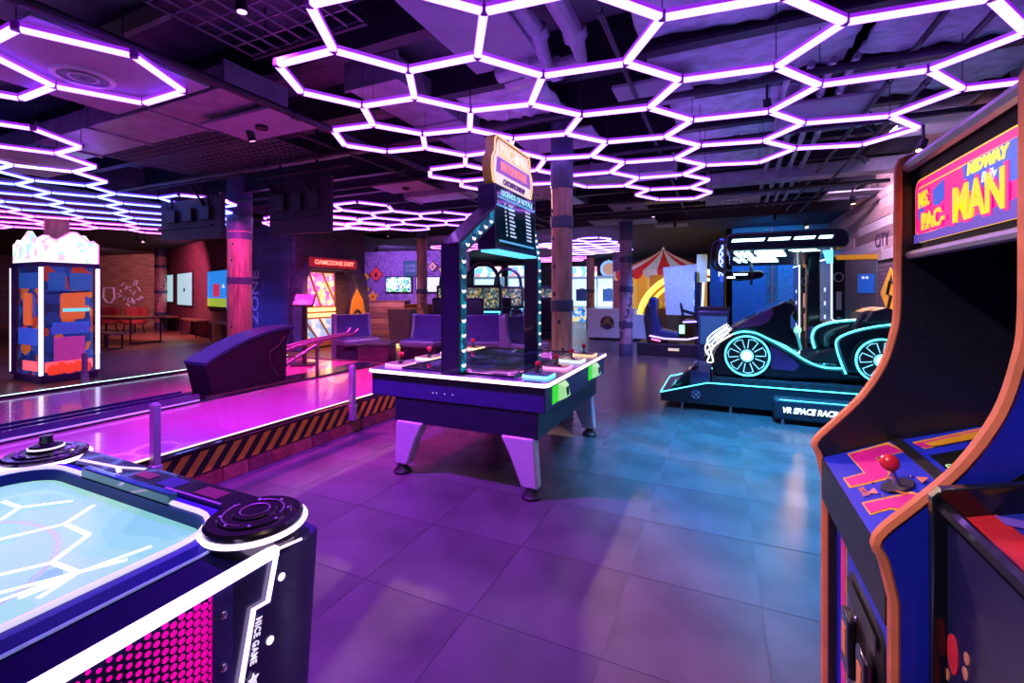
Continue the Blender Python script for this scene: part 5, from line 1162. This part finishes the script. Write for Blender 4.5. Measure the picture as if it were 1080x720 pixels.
# steering wheel and dash
sw_c = Vector((KP(843, 328)[0], 6.9, KP(843, 328)[1]))
MB().tube([(sw_c.x + .05 * cos(a * pi / 10) * .6, sw_c.y + .15 * sin(a * pi / 10), sw_c.z - .13 * cos(a * pi / 10)) for a in range(20)], .02, 8, True).build('steering_wheel', mat('wheel_black', (.015, .015, .018), .5), kt, KL)
MB().cyl((sw_c.x, 6.9, sw_c.z), (sw_c.x - .16, 6.9, sw_c.z - .08), .03, .025).build('steering_column', BLACK, kt, KL)
MB().ell((KP(846, 350)[0], 6.8, KP(846, 350)[1]), .04, .05, .05).build('green_lamp', glow('kart_green', (.2, 1, .3), 2.2), kt, KL)
body('console', [(838, 352), (846, 352), (850, 372), (842, 372)], mat('console', (.1, .3, .35), .3, em=(.1, .7, .8), es=.6), 6.7, 7.0, .01)
# wheels with lit rings and spokes
WH = [(787.5, 374.5, 21.2), (929, 380, 22.4)]
for side, Y in ((-1, KYn - .015), (1, KYf + .015)):
    for (px, py, pr_) in WH:
        cx, cz = KP(px, py); R_ = .255
        wh = MB().lathe([(R_ - .03, -.02), (R_, -.045), (R_, .05), (R_ - .03, .05), (.0, .045)] if side < 0 else [(R_ - .03, .02), (R_, .045), (R_, -.05), (R_ - .03, -.05), (.0, -.045)], (cx, Y, cz), 32, 'y').build('wheel', BLACK, kt, KL)
        yo = Y + side * .05
        MB().tube([(cx + (R_ - .01) * cos(a * pi / 18), yo, cz + (R_ - .01) * sin(a * pi / 18)) for a in range(36)], .011, 6, True).build('wheel_ring', CY, wh)
        MB().cyl((cx, Y, cz), (cx, yo, cz), .075, n=20).build('hub', mat('hub_cyan', (.2, .5, .6), .3, em=(.2, .85, 1), es=1.4), wh); MB().cyl((cx, yo, cz), (cx, yo + side * .012, cz), .052, n=20).build('hub_cap', glow('hub_white', (1, .97, .93), 1.6), wh)
        for k in range(7):
            a = k * 2 * pi / 7 + .3
            P_ = [(cx + r_ * cos(a + da), yo, cz + r_ * sin(a + da)) for r_, da in ((.095, -.28), (.205, -.27), (.215, 0), (.205, .27), (.095, .28))]
            MB().tube(P_, .0065, 5).build('spoke_light', glow('spoke_light', (.25, .75, .95), 1.0), wh)
# light tubes on the body, both sides
TUB = [[(773, 352), (783, 349.5), (797, 351), (810, 357), (823, 364), (837, 372), (848, 379), (860, 384.5), (872, 387.5), (887.5, 388)],
       [(892, 394), (887, 383), (882, 367), (882.5, 358), (892, 352), (907, 347.3), (927, 343.5), (946, 342), (968, 341)]]
HL = [[(768, 346), (752, 356), (745, 363), (744, 369), (748, 375), (746, 381), (752, 381), (750, 371), (752, 366), (760, 359.5), (773, 352)], [(770, 348), (756, 357), (748, 364)]]
for Y in (KYn - .015, KYf + .015):
    for L in TUB: MB().tube(smooth_path([(KP(*q)[0], Y, KP(*q)[1]) for q in L], 4), .010, 8).build('body_light', CY, kt, KL)
    for L in HL: MB().tube(smooth_path([(KP(*q)[0], Y, KP(*q)[1]) for q in L], 3), .0065, 8).build('head_light', CYW, kt, KL)
L = [(864, 370), (861, 358), (865, 348), (878, 342.5), (895, 339.7), (914, 338.5)]
MB().tube(smooth_path([(KP(*q)[0], KYn + .29, KP(*q)[1]) for q in L], 4), .014, 8).build('seat_light', CY, kt, KL)
# nose end piece (rounded bumper joins the two sides)
MB().tube([(KP(747, 378)[0], KYn, KP(747, 378)[1]), (KP(747, 378)[0] - .02, 6.9, KP(747, 378)[1]), (KP(747, 378)[0], KYf, KP(747, 378)[1])], .05, 10).build('bumper', kb, kt, KL)
# canopy on a post
cn = thing('light_canopy', 'black overhead light canopy with slanted white light bars above the kart', 'canopy', (.75, 7.1, 0))
KC = tuple(-c for c in cn.location)
MB().prism([(.07, 2.10), (.10, 2.05), (1.36, 2.05), (1.40, 2.10), (1.40, 2.22), (1.34, 2.28), (.12, 2.28), (.07, 2.24)], 'y', 6.60, 7.5).build('canopy_frame', kb, cn, KC, bevel=.02)
B(1.08, 1.24, 7.38, 7.52, .43, 2.06).build('post', kb, cn, KC, bevel=.02)
MB().prism([(6.62, 2.06), (7.5, 1.90), (7.5, 2.06)], 'x', .12, 1.08).build('canopy_belly', kb, cn, KC)
MB().box(.2, 1.3, 7.0, 7.1, 2.28, 2.30).build('added_uplight', glow('canopy_upfill', (.02, .3, 1), 12), cn, KC)  # added light bar, unseen from below, turns the ceiling blue
WL = glow('canopy_white', (.55, .92, 1.0), 5.0)
for a, b in ((.13, .52), (.545, .80), (.825, 1.06), (1.085, 1.24)):
    MB().prism([(a, 2.165), (b - .02, 2.165), (b, 2.20), (a + .02, 2.20)], 'y', 6.592, 6.60).build('light_bar', WL, cn, KC)
for (a, b, y0_, y1_) in ((.16, .20, 6.72, 6.95), (.23, .27, 6.72, 6.95), (.30, .34, 6.72, 6.95), (.40, .72, 6.72, 6.95), (.78, .84, 6.66, 6.74), (.87, 1.06, 6.66, 6.74), (.16, .2, 7.05, 7.25), (.24, .28, 7.05, 7.25), (.34, .66, 7.05, 7.25)):
    zs = lambda y_: 2.052 - .16 * (y_ - 6.62) / .88
    MB().add([(a, y0_, zs(y0_) - .006), (b, y0_, zs(y0_) - .006), (b + .07, y1_, zs(y1_) - .006), (a + .07, y1_, zs(y1_) - .006), (a, y0_, zs(y0_)), (b, y0_, zs(y0_)), (b + .07, y1_, zs(y1_)), (a + .07, y1_, zs(y1_))], [(0, 1, 2, 3), (7, 6, 5, 4), (0, 1, 5, 4), (1, 2, 6, 5), (2, 3, 7, 6), (3, 0, 4, 7)]).build('under_light', WL, cn, KC)
MB().prism([(1.235, 1.86), (1.235, 2.02), (1.13, 2.02), (1.17, 1.86)], 'y', 6.597, 6.602).build('side_light', glow('canopy_side', (.1, .6, .9), 1.6), cn, KC)
MB().tube(smooth_path([(.08, 6.9, 2.2), (-.02, 6.9, 2.15), (-.04, 6.9, 1.9), (.06, 6.9, 1.82), (.14, 6.9, 1.8)], 4), .022, 8).build('cable_hose', DARKM, cn, KC)
MB().tube(smooth_path([(.08, 7.1, 2.22), (-.08, 7.1, 2.2), (-.10, 7.1, 1.9), (.04, 7.1, 1.80)], 4), .022, 8).build('cable_hose', DARKM, cn, KC)
hs = thing('virtual_reality_headset', 'dark virtual reality headset hanging from the canopy hoses', 'headset', (.28, 6.95, 1.74))
MB().prism([(-.22, -.03), (-.1, .05), (.2, .06), (.26, .02), (.22, -.04), (-.05, -.08)], 'y', -.14, .14).build('visor', BLACKG, hs, bevel=.02)
MB().tube([(.1, .14 * cos(a * pi / 8), .02 + .14 * sin(a * pi / 8)) for a in range(16)], .015, 6, True).build('strap', BLACK, hs); B(-.12, .05, -.146, -.14, .0, .02).build('visor_light', WL, hs); B(-.2, -.1, -.146, -.14, -.04, -.02).build('visor_light', WL, hs)

# control towers behind the kart
def tower(label, x0, x1, y0, y1, h, sticker=True):
    t = thing('control_tower', label, 'kiosk', ((x0 + x1) / 2, (y0 + y1) / 2, 0)); hx_, hy_ = (x1 - x0) / 2, (y1 - y0) / 2
    B(-hx_, hx_, -hy_, hy_, 0, h).build('tower_body', mat('tower_grey', (.14, .12, .13), .35, .3), t, bevel=.02)
    B(-hx_ - .01, -hx_, -hy_ + .04, hy_, .1, h - .04).build('tower_face', mat('tower_blue', (.01, .03, .12), .25, em=(.0, .1, .5), es=.25), t)
    B(-hx_ - .012, -hx_ + .14, -hy_ - .01, -hy_, .1, h - .03).build('tower_strip', BLACKG, t)
    MB().tube([(-hx_ - .012, -hy_ - .008, .1), (-hx_ - .012, -hy_ - .008, h - .02), (-hx_ - .012, hy_, h - .02)], .011, 6).build('tower_light', glow('tower_light', (.55, .8, 1), 2.4), t)
    B(-hx_ + .04, hx_, -hy_ - .012, -hy_ + .03, h - .06, h + .005).build('amber_cap', mat('amber_cap', (.5, .22, .03), .3, .5, em=(1, .4, .02), es=.35), t)
    if sticker:
        s_ = B(hx_ * .12, hx_ * .85, -hy_ - .008, -hy_, h - .52, h - .26).build('notice', lit('notice_blue', (.02, .12, .55), .5), t)
        for a in (.25, .42): MB().ell((hx_ * (a + .1), -hy_ - .008, h - .31), .02, .004, .02, 8, 5).build('notice_mark', lit('notice_white', (.7, .8, .95), .6), t)
    MB().tube([(-hx_ + .07 + .05 * cos(a * pi / 8), -hy_ - .013, h - .3 + .06 * sin(a * pi / 8)) for a in range(16)], .007, 5, True).build('round_badge', mat('badge_grey', (.35, .3, .32), .5), t)
    B(-hx_ + .04, -hx_ + .10, -hy_ - .013, -hy_ - .01, h - .75, h - .5).build('strip_print', MATS['badge_grey'], t); B(-hx_ + .05, -hx_ + .09, -hy_ - .013, -hy_ - .01, h - 1.15, h - .85).build('strip_print', MATS['badge_grey'], t)
    for k in range(4): B(-hx_ - .014, -hx_ - .01, -.05, .06, h - .5 - .2 * k, h - .44 - .2 * k).build('face_symbol', glow('face_symbol', (.6, .75, 1), 1.0), t)
tower('tall grey control tower with a blue notice behind the kart', 1.42, 1.93, 7.62, 8.5, 2.02); tower('dark control tower standing behind the first one', 1.25, 1.7, 9.2, 9.9, 2.0, False)
# yellow arrow sign on the right wall
ys = thing('arrow_sign', 'yellow diamond warning sign with a black crooked arrow on the side wall', 'sign', (2.57, 9.45, 1.5))
MB().prism([(-.50, 0), (0, -.42), (.50, 0), (0, .42)], 'x', -.02, .0).build('sign_plate', mat('sign_amber', (.80, .42, .02), .5, em=(.8, .4, .02), es=.25), ys)
MB().tube([(-.025, .05, -.26), (-.025, -.1, -.05), (-.025, .08, -.02), (-.025, -.06, .2)], .03, 6).build('arrow_shaft', BLACK, ys); MB().prism([(-.16, .14), (.02, .2), (-.08, .3)], 'x', -.026, -.02).build('arrow_head', BLACK, ys)
y2 = thing('arrow_sign', 'small yellow sign half hidden behind the kart spoiler', 'sign', (2.57, 9.3, .95)); MB().prism([(-.25, 0), (0, -.2), (.25, 0), (0, .2)], 'x', -.02, 0).build('sign_plate', MATS['sign_amber'], y2); MB().tube([(-.024, -.25, 0), (-.024, 0, -.2), (-.024, .25, 0), (-.024, 0, .2)], .012, 5, True).build('sign_border', BLACK, y2)
# blue door board and pipe on the back wall
bd = thing('wall_board', 'tall blue board on the brick wall behind the kart', 'board', (.72, 14.26, 0)); B(-.42, .42, -.04, 0, .1, 2.5).build('board_sheet', mat('board_blue', (.06, .09, .22), .6, var=.3), bd); B(-.46, .46, -.05, -.0, 2.5, 2.56).build('board_rail', BLACK, bd)
pipe('orange violet pipe standing against the brick wall behind the kart', [(1.28, 14.18, 0), (1.28, 14.18, 3.3)], .06, mat('red_pipe', (.4, .1, .12), .5), 3)
bd2 = thing('wall_board', 'pale blue board beside the pipe on the brick wall', 'board', (1.62, 14.26, 0)); B(-.2, .2, -.03, 0, .1, 2.9).build('board_sheet', mat('board_pale', (.12, .16, .26), .6, var=.3), bd2); B(-.22, .22, -.04, 0, 2.9, 2.95).build('board_rail', BLACK, bd2)

# =================================================================== FAR HALL
# driving simulator
sm = thing('driving_simulator', 'blue lit driving simulator with bucket seat and curved white screen back', 'arcade machine', (-1.0, 11.75, 0))
sb_ = mat('sim_blue', (.02, .04, .16), .35, coat=.3); sk = mat('sim_black', (.02, .02, .035), .5)
B(-.85, .85, -.42, .5, 0, .30).build('base', sk, sm, bevel=.02); B(-.12, .12, -.43, -.42, .14, .2).build('name_plate', glow('sim_plate', (.8, .6, .2), .8), sm)
MB().tube([(-.55, -.44, .48), (-.2, -.44, .42), (.3, -.44, .42), (.85, -.44, .56)], .02, 6).build('light_line', glow('sim_line', (.45, .3, 1), 2.4), sm); MB().tube([(-.5, -.44, .40), (-.3, -.44, .36)], .025, 6).build('red_light', glow('sim_red', (1, .1, .2), 1.6), sm)
MB().prism([(-.6, .30), (-.66, .9), (-.58, 1.38), (-.48, 1.42), (-.40, 1.36), (-.42, 1.0), (-.30, .62), (.1, .55), (.1, .42), (-.3, .36)], 'y', -.3, .3).build('seat', sb_, sm, bevel=.05)
MB().prism([(-.62, .3), (-.70, .9), (-.62, 1.25), (-.5, 1.2), (-.5, .5), (-.2, .45), (-.2, .3)], 'y', -.38, .38).build('seat_shell', sk, sm, bevel=.03)
MB().prism([(-.25, .95), (-.28, 1.5), (-.32, 2.15), (.55, 2.22), (.56, .95)], 'y', .30, .36).build('screen_back', mat('sim_white', (.55, .58, .75), .5, em=(.35, .4, .75), es=.35), sm, bevel=.01)
B(.45, .58, -.3, .36, .3, 2.0).build('screen_column', sk, sm, bevel=.02); B(.43, .45, -.24, .3, 1.05, 1.9).build('screen', art_mat('sim_screen', [(.05, .2, .6), (.1, .4, .9), (.02, .05, .2), (.4, .6, .9)], 5, 1.0), sm)
MB().tube([(.16 + .03 * cos(a * pi / 8), -.05 + .17 * sin(a * pi / 8), 1.08 - .17 * cos(a * pi / 8)) for a in range(16)], .022, 6, True).build('steering_wheel', BLACK, sm); MB().cyl((.18, -.05, 1.08), (.45, -.05, 1.0), .04).build('steering_column', BLACK, sm)
B(.2, .5, -.4, .36, .78, .86).build('dash', sb_, sm, bevel=.02); MB().tube([(.2, -.41, .82), (.5, -.41, .84)], .018, 6).build('dash_light', glow('sim_line', (.45, .3, 1), 2.4), sm)
B(.12, .24, -.42, -.36, .55, .75).build('green_light', glow('sim_green', (.3, 1, .3), 1.6), sm); MB().tube([(.60, -.2, .9), (.66, -.2, 2.1)], .025, 8).build('blue_tube', glow('sim_tube', (.3, .5, 1), 3.0), sm); B(.6, .85, -.4, .4, .3, 1.1).build('rear_box', sk, sm, bevel=.02)
B(.50, .72, -.3, -.05, 1.75, 2.4).build('speaker_head', mat('sim_head', (.5, .55, .35), .4, em=(.5, .6, .2), es=.3), sm); 
sg2 = thing('vertical_neon_sign', 'vertical blue neon sign beside the driving simulator', 'sign', (.03, 13.0, 1.8)); B(-.05, .05, -.18, .18, 0, 1.1).build('sign_body', mat('neon_blue', (.02, .04, .25), .4, em=(.05, .1, 1), es=.7), sg2)
for dx_, dy_ in ((-.06, 0), (0, -.19)): MB().tube(smooth_path([(dx_ + (0 if dx_ else .03 * (-1) ** k), dy_ + (.1 * (-1) ** k if dx_ else 0), .15 + .09 * k) for k in range(10)], 4), .014, 6).build('neon_squiggle', glow('neon_white', (.7, .8, 1), 2.0), sg2)
B(-.3, .05, 1.0, 1.1, -1.8, .6).build('sign_post_panel', mat('post_panel', (.03, .05, .16), .5), sg2)
# second simulator seen behind
bx = thing('ride_cabinet', 'dark blue ride cabinet between the simulator and the kart', 'arcade machine', (-.12, 10.0, 0)); B(-.28, .28, -.3, .5, 0, 1.15).build('cabinet', mat('ride_blue', (.03, .06, .18), .4), bx, bevel=.03); B(-.24, .24, -.31, -.3, .5, 1.05).build('cabinet_face', mat('ride_face', (.05, .12, .3), .3, em=(.03, .15, .5), es=.4), bx); B(-.3, .3, -.1, .5, 1.15, 1.22).build('cabinet_lid', sk, bx)

# striped tent
tn = thing('carnival_tent', 'red and white striped carnival tent with scalloped edge', 'tent', (-2.0, 18.35, 0))
rm, wm_ = mat('tent_red', (.62, .03, .03), .6, em=(.8, .03, .02), es=.25), mat('tent_white', (.72, .68, .62), .6, em=(.8, .7, .6), es=.2)
R0, zt0, zt1 = 1.85, 2.30, 3.2; NS = 24
for k in range(NS):
    a0, a1 = 2 * pi * k / NS, 2 * pi * (k + 1) / NS; m_ = [rm, wm_][k % 2]
    rings = []
    for q in range(5):
        f_ = q / 4; r_ = R0 * (1 - f_) ** 1.25 + .02; z_ = zt0 + (zt1 - zt0) * f_
        rings.append([(r_ * cos(a0), r_ * sin(a0), z_), (r_ * cos(a1), r_ * sin(a1), z_), (r_ * cos(a1) * .97, r_ * sin(a1) * .97, z_ - .03), (r_ * cos(a0) * .97, r_ * sin(a0) * .97, z_ - .03)])
    MB().loft(rings).build('roof_stripe', m_, tn)
    sc2 = []
    for q in range(7):
        a = a0 + (a1 - a0) * q / 6; dz = .20 * sin(pi * q / 6) ** .6 + .10; sc2.append([((R0 + .03) * cos(a), (R0 + .03) * sin(a), zt0 + .02), ((R0 + .03) * cos(a), (R0 + .03) * sin(a), zt0 - dz), (R0 * cos(a), R0 * sin(a), zt0 - dz), (R0 * cos(a), R0 * sin(a), zt0 + .02)])
    MB().loft(sc2).build('scallop', m_, tn)
    w_ = 1.55
    MB().add([(w_ * cos(a0), w_ * sin(a0), 0), (w_ * cos(a1), w_ * sin(a1), 0), (w_ * cos(a1), w_ * sin(a1), zt0), (w_ * cos(a0), w_ * sin(a0), zt0), (.96 * w_ * cos(a0), .96 * w_ * sin(a0), 0), (.96 * w_ * cos(a1), .96 * w_ * sin(a1), 0), (.96 * w_ * cos(a1), .96 * w_ * sin(a1), zt0), (.96 * w_ * cos(a0), .96 * w_ * sin(a0), zt0)], [(0, 1, 2, 3), (7, 6, 5, 4), (0, 1, 5, 4), (1, 2, 6, 5), (2, 3, 7, 6), (3, 0, 4, 7)]).build('wall_stripe', [mat('tent_orange', (.6, .28, .05), .6, em=(1, .45, .05), es=.4), mat('tent_yellow', (.65, .40, .10), .6, em=(1, .6, .1), es=.4)][k % 2], tn)
MB().ell((0, 0, zt1 + .02), .05).build('finial', wm_, tn)
# yellow lit arch machine in front of the tent
ar = thing('lit_arch_game', 'game with a broad yellow glowing arch in front of the tent', 'arcade machine', (-1.55, 15.5, 0))
yl = glow('arch_yellow', (1, .82, .05), 2.0)
for r_, th_ in ((1.45, .09), (1.25, .05)): MB().tube([(.9 - r_ * 1.25 * cos(a * pi / 28), .0, .55 + r_ * 1.12 * sin(a * pi / 28)) for a in range(0, 17)], th_, 8).build('arch_tube', yl, ar)
B(-1.0, 1.0, .1, .6, 0, 1.0).build('game_body', mat('arch_game_body', (.25, .10, .04), .5), ar, bevel=.03); B(-.6, .9, .3, .5, 1.0, 2.1).build('back_board', mat('arch_back', (.35, .15, .05), .5, em=(.8, .3, .05), es=.2), ar)
for k in range(4): MB().ell((-.6 + .3 * k, .08, 1.12), .13).build('yellow_ball', mat('ball_yellow', (.8, .5, .03), .4, em=(1, .6, .03), es=.3), ar)
# white counter with emblem
wc = thing('reception_counter', 'white reception counter with a round painted emblem', 'counter', (-3.0, 14.8, 0), .0)
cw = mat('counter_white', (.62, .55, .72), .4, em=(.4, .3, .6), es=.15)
B(-.95, .55, -.25, .35, .06, .95).build('counter_front', cw, wc, bevel=.02); B(.55, 1.0, -.1, .35, .06, .82).build('counter_wing', cw, wc, bevel=.02); B(-.98, .58, -.28, .38, .95, .99).build('counter_top', cw, wc); B(-.9, .95, -.2, .3, 0, .06).build('plinth', BLACK, wc)
MB().cyl((-.3, -.25, .55), (-.3, -.262, .55), .22, n=24).build('emblem_disc', mat('emblem_brown', (.30, .12, .08), .5), wc); MB().tube([(-.52, -.265, .42), (-.3, -.27, .62), (-.08, -.265, .42)], .04, 6).build('emblem_wing', mat('emblem_gold', (.6, .4, .1), .5), wc); MB().ell((-.3, -.265, .6), .09, .02, .1).build('emblem_core', MATS['emblem_gold'], wc)
MB().tube([(-.5, -.265, .52), (-.3, -.27, .36), (-.1, -.265, .52)], .03, 6).build('emblem_band', mat('emblem_blue', (.05, .08, .3), .5), wc)
# white prize machines at the back
def prize(label, px, d, w, round_top=False):
    c = PD(px, d); t = thing('prize_machine', label, 'arcade machine', c, .25, 'white lit prize machines')
    pmw = mat('prize_shell', (.5, .6, .7), .4, em=(.25, .5, .7), es=.4)
    B(-w / 2, w / 2, -.35, .35, 0, 2.35).build('shell', pmw, t, bevel=.03); B(-w / 2 + .08, w / 2 - .08, -.37, -.35, .85, 2.2).build('window', lit('prize_window', (.55, .85, .95), 1.3), t)
    B(-w / 2 + .05, w / 2 - .05, -.372, -.36, .05, .75).build('front_art', art_mat('prize_art', [(.05, .3, .7), (.6, .8, .9), (.02, .1, .4), (.8, .7, .3)], 6, .7), t); B(-.3, .3, -.39, -.37, 1.1, 1.7).build('prize_shape', mat('prize_blue', (.05, .15, .35), .4), t); MB().ell((0, -.38, 1.5), .28, .03, .25).build('prize_shape', MATS['prize_blue'], t)
    if round_top: MB().cyl((0, -.3, 2.68), (0, -.22, 2.68), .42, n=28).build('round_sign', glow('round_sign', (.15, .4, 1), 1.2), t); MB().cyl((0, -.31, 2.68), (0, -.30, 2.68), .3, n=24).build('round_face', mat('round_face', (.5, .3, .2), .5, em=(.8, .5, .35), es=.5), t)
    else: B(-w / 2 + .05, w / 2 - .05, -.36, -.3, 2.35, 2.85).build('top_sign', art_mat('prize_top', [(.9, .95, 1), (.2, .6, 1), (.95, .9, .8), (.9, .3, .4)], 4, 1.3), t)
prize('white lit prize machine with a square top sign', 614, 23.5, 1.6); prize('white lit prize machine with a round blue sign on top', 642, 22.5, 1.2, True); prize('white lit prize machine seen through the game table arch', 553, 22.8, 1.6); prize('white lit prize machine standing far behind the arch', 516, 23.6, 1.5)
pp = thing('far_pillar', 'square lilac pillar beside the round topped prize machine', 'pillar', PD(651.5, 19.5), .3); B(-.2, .2, -.2, .2, 0, 3.32).build('shaft', mat('pillar_lilac', (.35, .15, .4), .5), pp, bevel=.01); B(-.22, .22, -.22, .22, 0, .2).build('foot', BLACK, pp)

# racing machines behind the arch
def racer(label, px, d, rz, w=1.15, lamp_c=(.1, .6, 1)):
    c = PD(px, d); t = thing('racing_machine', label, 'arcade machine', c, rz, 'racing machines behind the game table')
    sk2 = mat('racer_black', (.015, .02, .04), .4); ln = glow('racer_cyan', (.1, .7, 1), 2.6)
    B(-w / 2, w / 2, -.2, .5, 0, .95).build('console', mat('racer_blue', (.02, .05, .2), .35, em=(.0, .05, .3), es=.3), t, bevel=.03); B(-w / 2, w / 2, .1, .55, .95, 1.75).build('screen_box', sk2, t, bevel=.03)
    B(-w / 2 + .07, w / 2 - .07, .085, .1, 1.05, 1.65).build('screen', art_mat('racer_screen', [(.02, .03, .03), (.25, .22, .08), (.05, .12, .12), (.5, .42, .2), (.03, .05, .06), (.1, .2, .25)], 16, .8), t)
    MB().tube([(-w / 2, -.21, .95), (w / 2, -.21, .95), (w / 2 - .15, -.21, .45)], .025, 6).build('light_line', ln, t)
    MB().tube([(.12 * cos(a * pi / 8), -.22, .72 + .12 * sin(a * pi / 8)) for a in range(16)], .03, 6, True).build('ring_light', glow('racer_ring', (.7, .8, 1), 1.6), t)
    MB().tube([(-.2 + .17 * cos(a * pi / 8), -.3, 1.0 + .17 * sin(a * pi / 8)) for a in range(16)], .025, 6, True).build('steering_wheel', sk2, t)
    MB().tube([(-w / 2 + .1, .3, 1.7)] + [(-(w / 2 - .1) * cos(a * pi / 10), .3, 1.85 + .55 * sin(a * pi / 10)) for a in range(11)] + [(w / 2 - .1, .3, 1.7)], .06, 8).build('top_arch', sk2, t)
    MB().prism([(-1.6, .25), (-1.7, .8), (-1.62, 1.35), (-1.45, 1.38), (-1.42, .8), (-1.0, .5), (-.8, .45), (-.8, .25)], 'x', -.28, .28).build('driver_seat', sk2, t, bevel=.05); B(-.35, .35, -1.7, -.2, 0, .25).build('seat_base', sk2, t, bevel=.02)
racer('racing machine with a bright cyan console seen through the arch', 508, 13.6, .35); racer('racing machine half hidden by the near arch post', 478, 14.6, .35); racer('racing machine at the far side of the arch opening', 574, 16.6, .35); racer('racing machine with dark seats in the middle of the arch opening', 535, 16.6, .35)
mo = thing('motorbike_game', 'dark motorbike game with small white lamps behind the lounge', 'arcade machine', PD(540, 12.4), -.9)
MB().prism([(-.7, .35), (-.75, .8), (-.5, .95), (-.1, .75), (.2, .85), (.45, 1.1), (.6, 1.0), (.55, .5), (.2, .3)], 'y', -.15, .15).build('bike_body', mat('bike_dark', (.02, .03, .06), .3, coat=.5), mo, bevel=.05)
B(-.6, .7, -.25, .25, 0, .3).build('bike_base', BLACK, mo, bevel=.02); MB().tube([(.45, -.35, 1.15), (.5, 0, 1.1), (.45, .35, 1.15)], .025, 8).build('handlebar', BLACK, mo)
for k in range(3): MB().ell((-.35 + .3 * k, -.2, .62), .06, .05, .09).build('white_lamp', glow('bike_lamp', (.9, .85, .8), 1.2), mo)

# =================================================================== SPOTLIGHTS (small warm and coloured cans on the ceiling, some added only for their light)
spot('spotlight with a warm lens above the blue cabinet', AY(974, 150, 5.4), (0.4, 4.2, 0), (.5, .45, 1), 40, 95)
spot('warm spotlight above the plank wall next to the kart', AY(899, 208, 8.2), (1.9, 8.0, 1.2), (1, .5, .28), 240, 110)
spot('warm spotlight over the far end of the kart wall', AY(850, 236, 10.5), (1.6, 9.3, 1.5), (1, .5, .2), 40, 80)
spot('warm spotlight on the bare ceiling behind the game table', (-2.55, 6.1, 3.2), (-1.1, 2.5, 0), (1, .60, .42), 420, 58)
spot('warm spotlight near the viewer over the tiled floor', (-.6, 1.0, 3.3), (-.9, 2.2, 0), (1, .60, .45), 35, 80)
spot('blue spotlight aimed at the floor before the kart', (.4, 4.9, 3.3), (.8, 4.6, 0), (.0, .38, 1), 950, 80, (.3, .6, 1))
spot('blue spotlight washing the plank wall', (1.7, 7.4, 3.3), (2.55, 7.6, 2.3), (.0, .5, 1), 160, 80, (.3, .6, 1))
spot('blue spotlight washing the brick wall behind the kart', (1.1, 11.6, 3.2), (1.0, 14.2, 1.4), (.02, .30, 1), 260, 105, (.3, .6, 1))
spot('magenta spotlight over the bowling lane', (-4.5, 3.2, 3.2), (-4.4, 4.2, .3), (1, .02, .50), 380, 90, (1, .3, .8))
spot('magenta spotlight over the far end of the lane', (-5.9, 5.2, 3.2), (-6.1, 5.3, .3), (1, .02, .40), 420, 95, (1, .3, .8))
spot('violet spotlight over the lanes beside the viewer', (-5.0, .9, 3.2), (-5.2, 1.6, .3), (.62, .04, 1), 220, 100, (.8, .4, 1))
spot('magenta spotlight aimed at the broad column', (-7.6, 4.9, 3.2), (-8.87, 6.1, 1.6), (1, .04, .6), 300, 75, (1, .3, .8))
spot('added violet fill spotlight over the floor beside the hazard kerb', (-2.9, 2.0, 3.47), (-2.7, 2.2, 0), (.36, .02, 1), 560, 100, (.8, .4, 1))  # added can with no real fixture here, deepens the purple floor
spot('amber spotlight before the gamezone exit', (-8.0, 9.6, 3.1), (-8.9, 9.4, 0), (1, .35, .12), 120, 100)
spot('violet spotlight washing the graffiti wall', (-11.6, 13.2, 3.1), (-12.0, 15.9, 1.8), (.5, .2, 1), 230, 120, (.8, .4, 1))
spot('amber spotlight low on the graffiti wall counters', (-11.0, 12.6, 3.1), (-11.4, 14.4, .6), (1, .4, .15), 110, 70)
spot('warm spotlight over the lobby floor', (-16.5, 8.2, 3.2), (-16.5, 8.2, 0), (1, .5, .25), 60, 110)
spot('rosy spotlight washing the red brick wall', (-16.5, 8.0, 3.2), (-17.2, 10.1, 1.6), (1, .18, .5), 240, 110, (1, .5, .6))
spot('rosy spotlight washing the lobby plank wall', (-22.0, 8.2, 3.2), (-25.0, 11.0, 1.8), (1, .35, .55), 260, 90, (1, .5, .6))
spot('blue spotlight over the dark part of the lobby', (-11.8, 6.2, 3.2), (-11.8, 6.4, 0), (.10, .12, 1), 520, 120, (.4, .5, 1))
spot('violet spotlight over the lounge seats', (-5.8, 7.4, 3.2), (-5.9, 8.3, .4), (.55, .2, 1), 120, 100, (.8, .4, 1))
spot('violet spotlight over the far tiled floor', (-1.2, 9.3, 3.1), (-1.2, 9.3, 0), (.6, .3, 1), 120, 110, (.8, .4, 1))
spot('cool spotlight over the far hall', (-4.6, 20.5, 3.1), (-4.6, 20.5, 0), (.55, .6, 1), 200, 120, (.7, .8, 1))
spot('violet spotlight over the racing machines', (-6.6, 15.0, 3.1), (-6.4, 15.0, 0), (.45, .25, 1), 140, 120, (.8, .4, 1))
spot('blue spotlight over the driving simulator', (-.9, 10.5, 3.05), (-1.0, 11.6, .8), (.1, .2, 1), 110, 90, (.3, .6, 1))
spot('added neutral fill spotlight aimed at the fronts of the two upright cabinets', (-1.2, .2, 3.2), (.35, 1.25, .9), (.95, .82, 1), 75, 36, (1, .85, .8))  # added lamp, brightens the cabinet fronts
spot('added lilac fill spotlight grazing the upper planks of the side wall', (1.55, 6.4, 3.4), (2.6, 7.2, 2.75), (.8, .5, 1), 110, 110, (.8, .6, 1))  # added lamp, lifts the dark plank band
spot('added lilac fill spotlight grazing the far planks of the side wall', (1.55, 9.0, 3.4), (2.6, 9.8, 2.7), (.8, .5, 1), 110, 110, (.8, .6, 1))  # second added lamp along the plank band
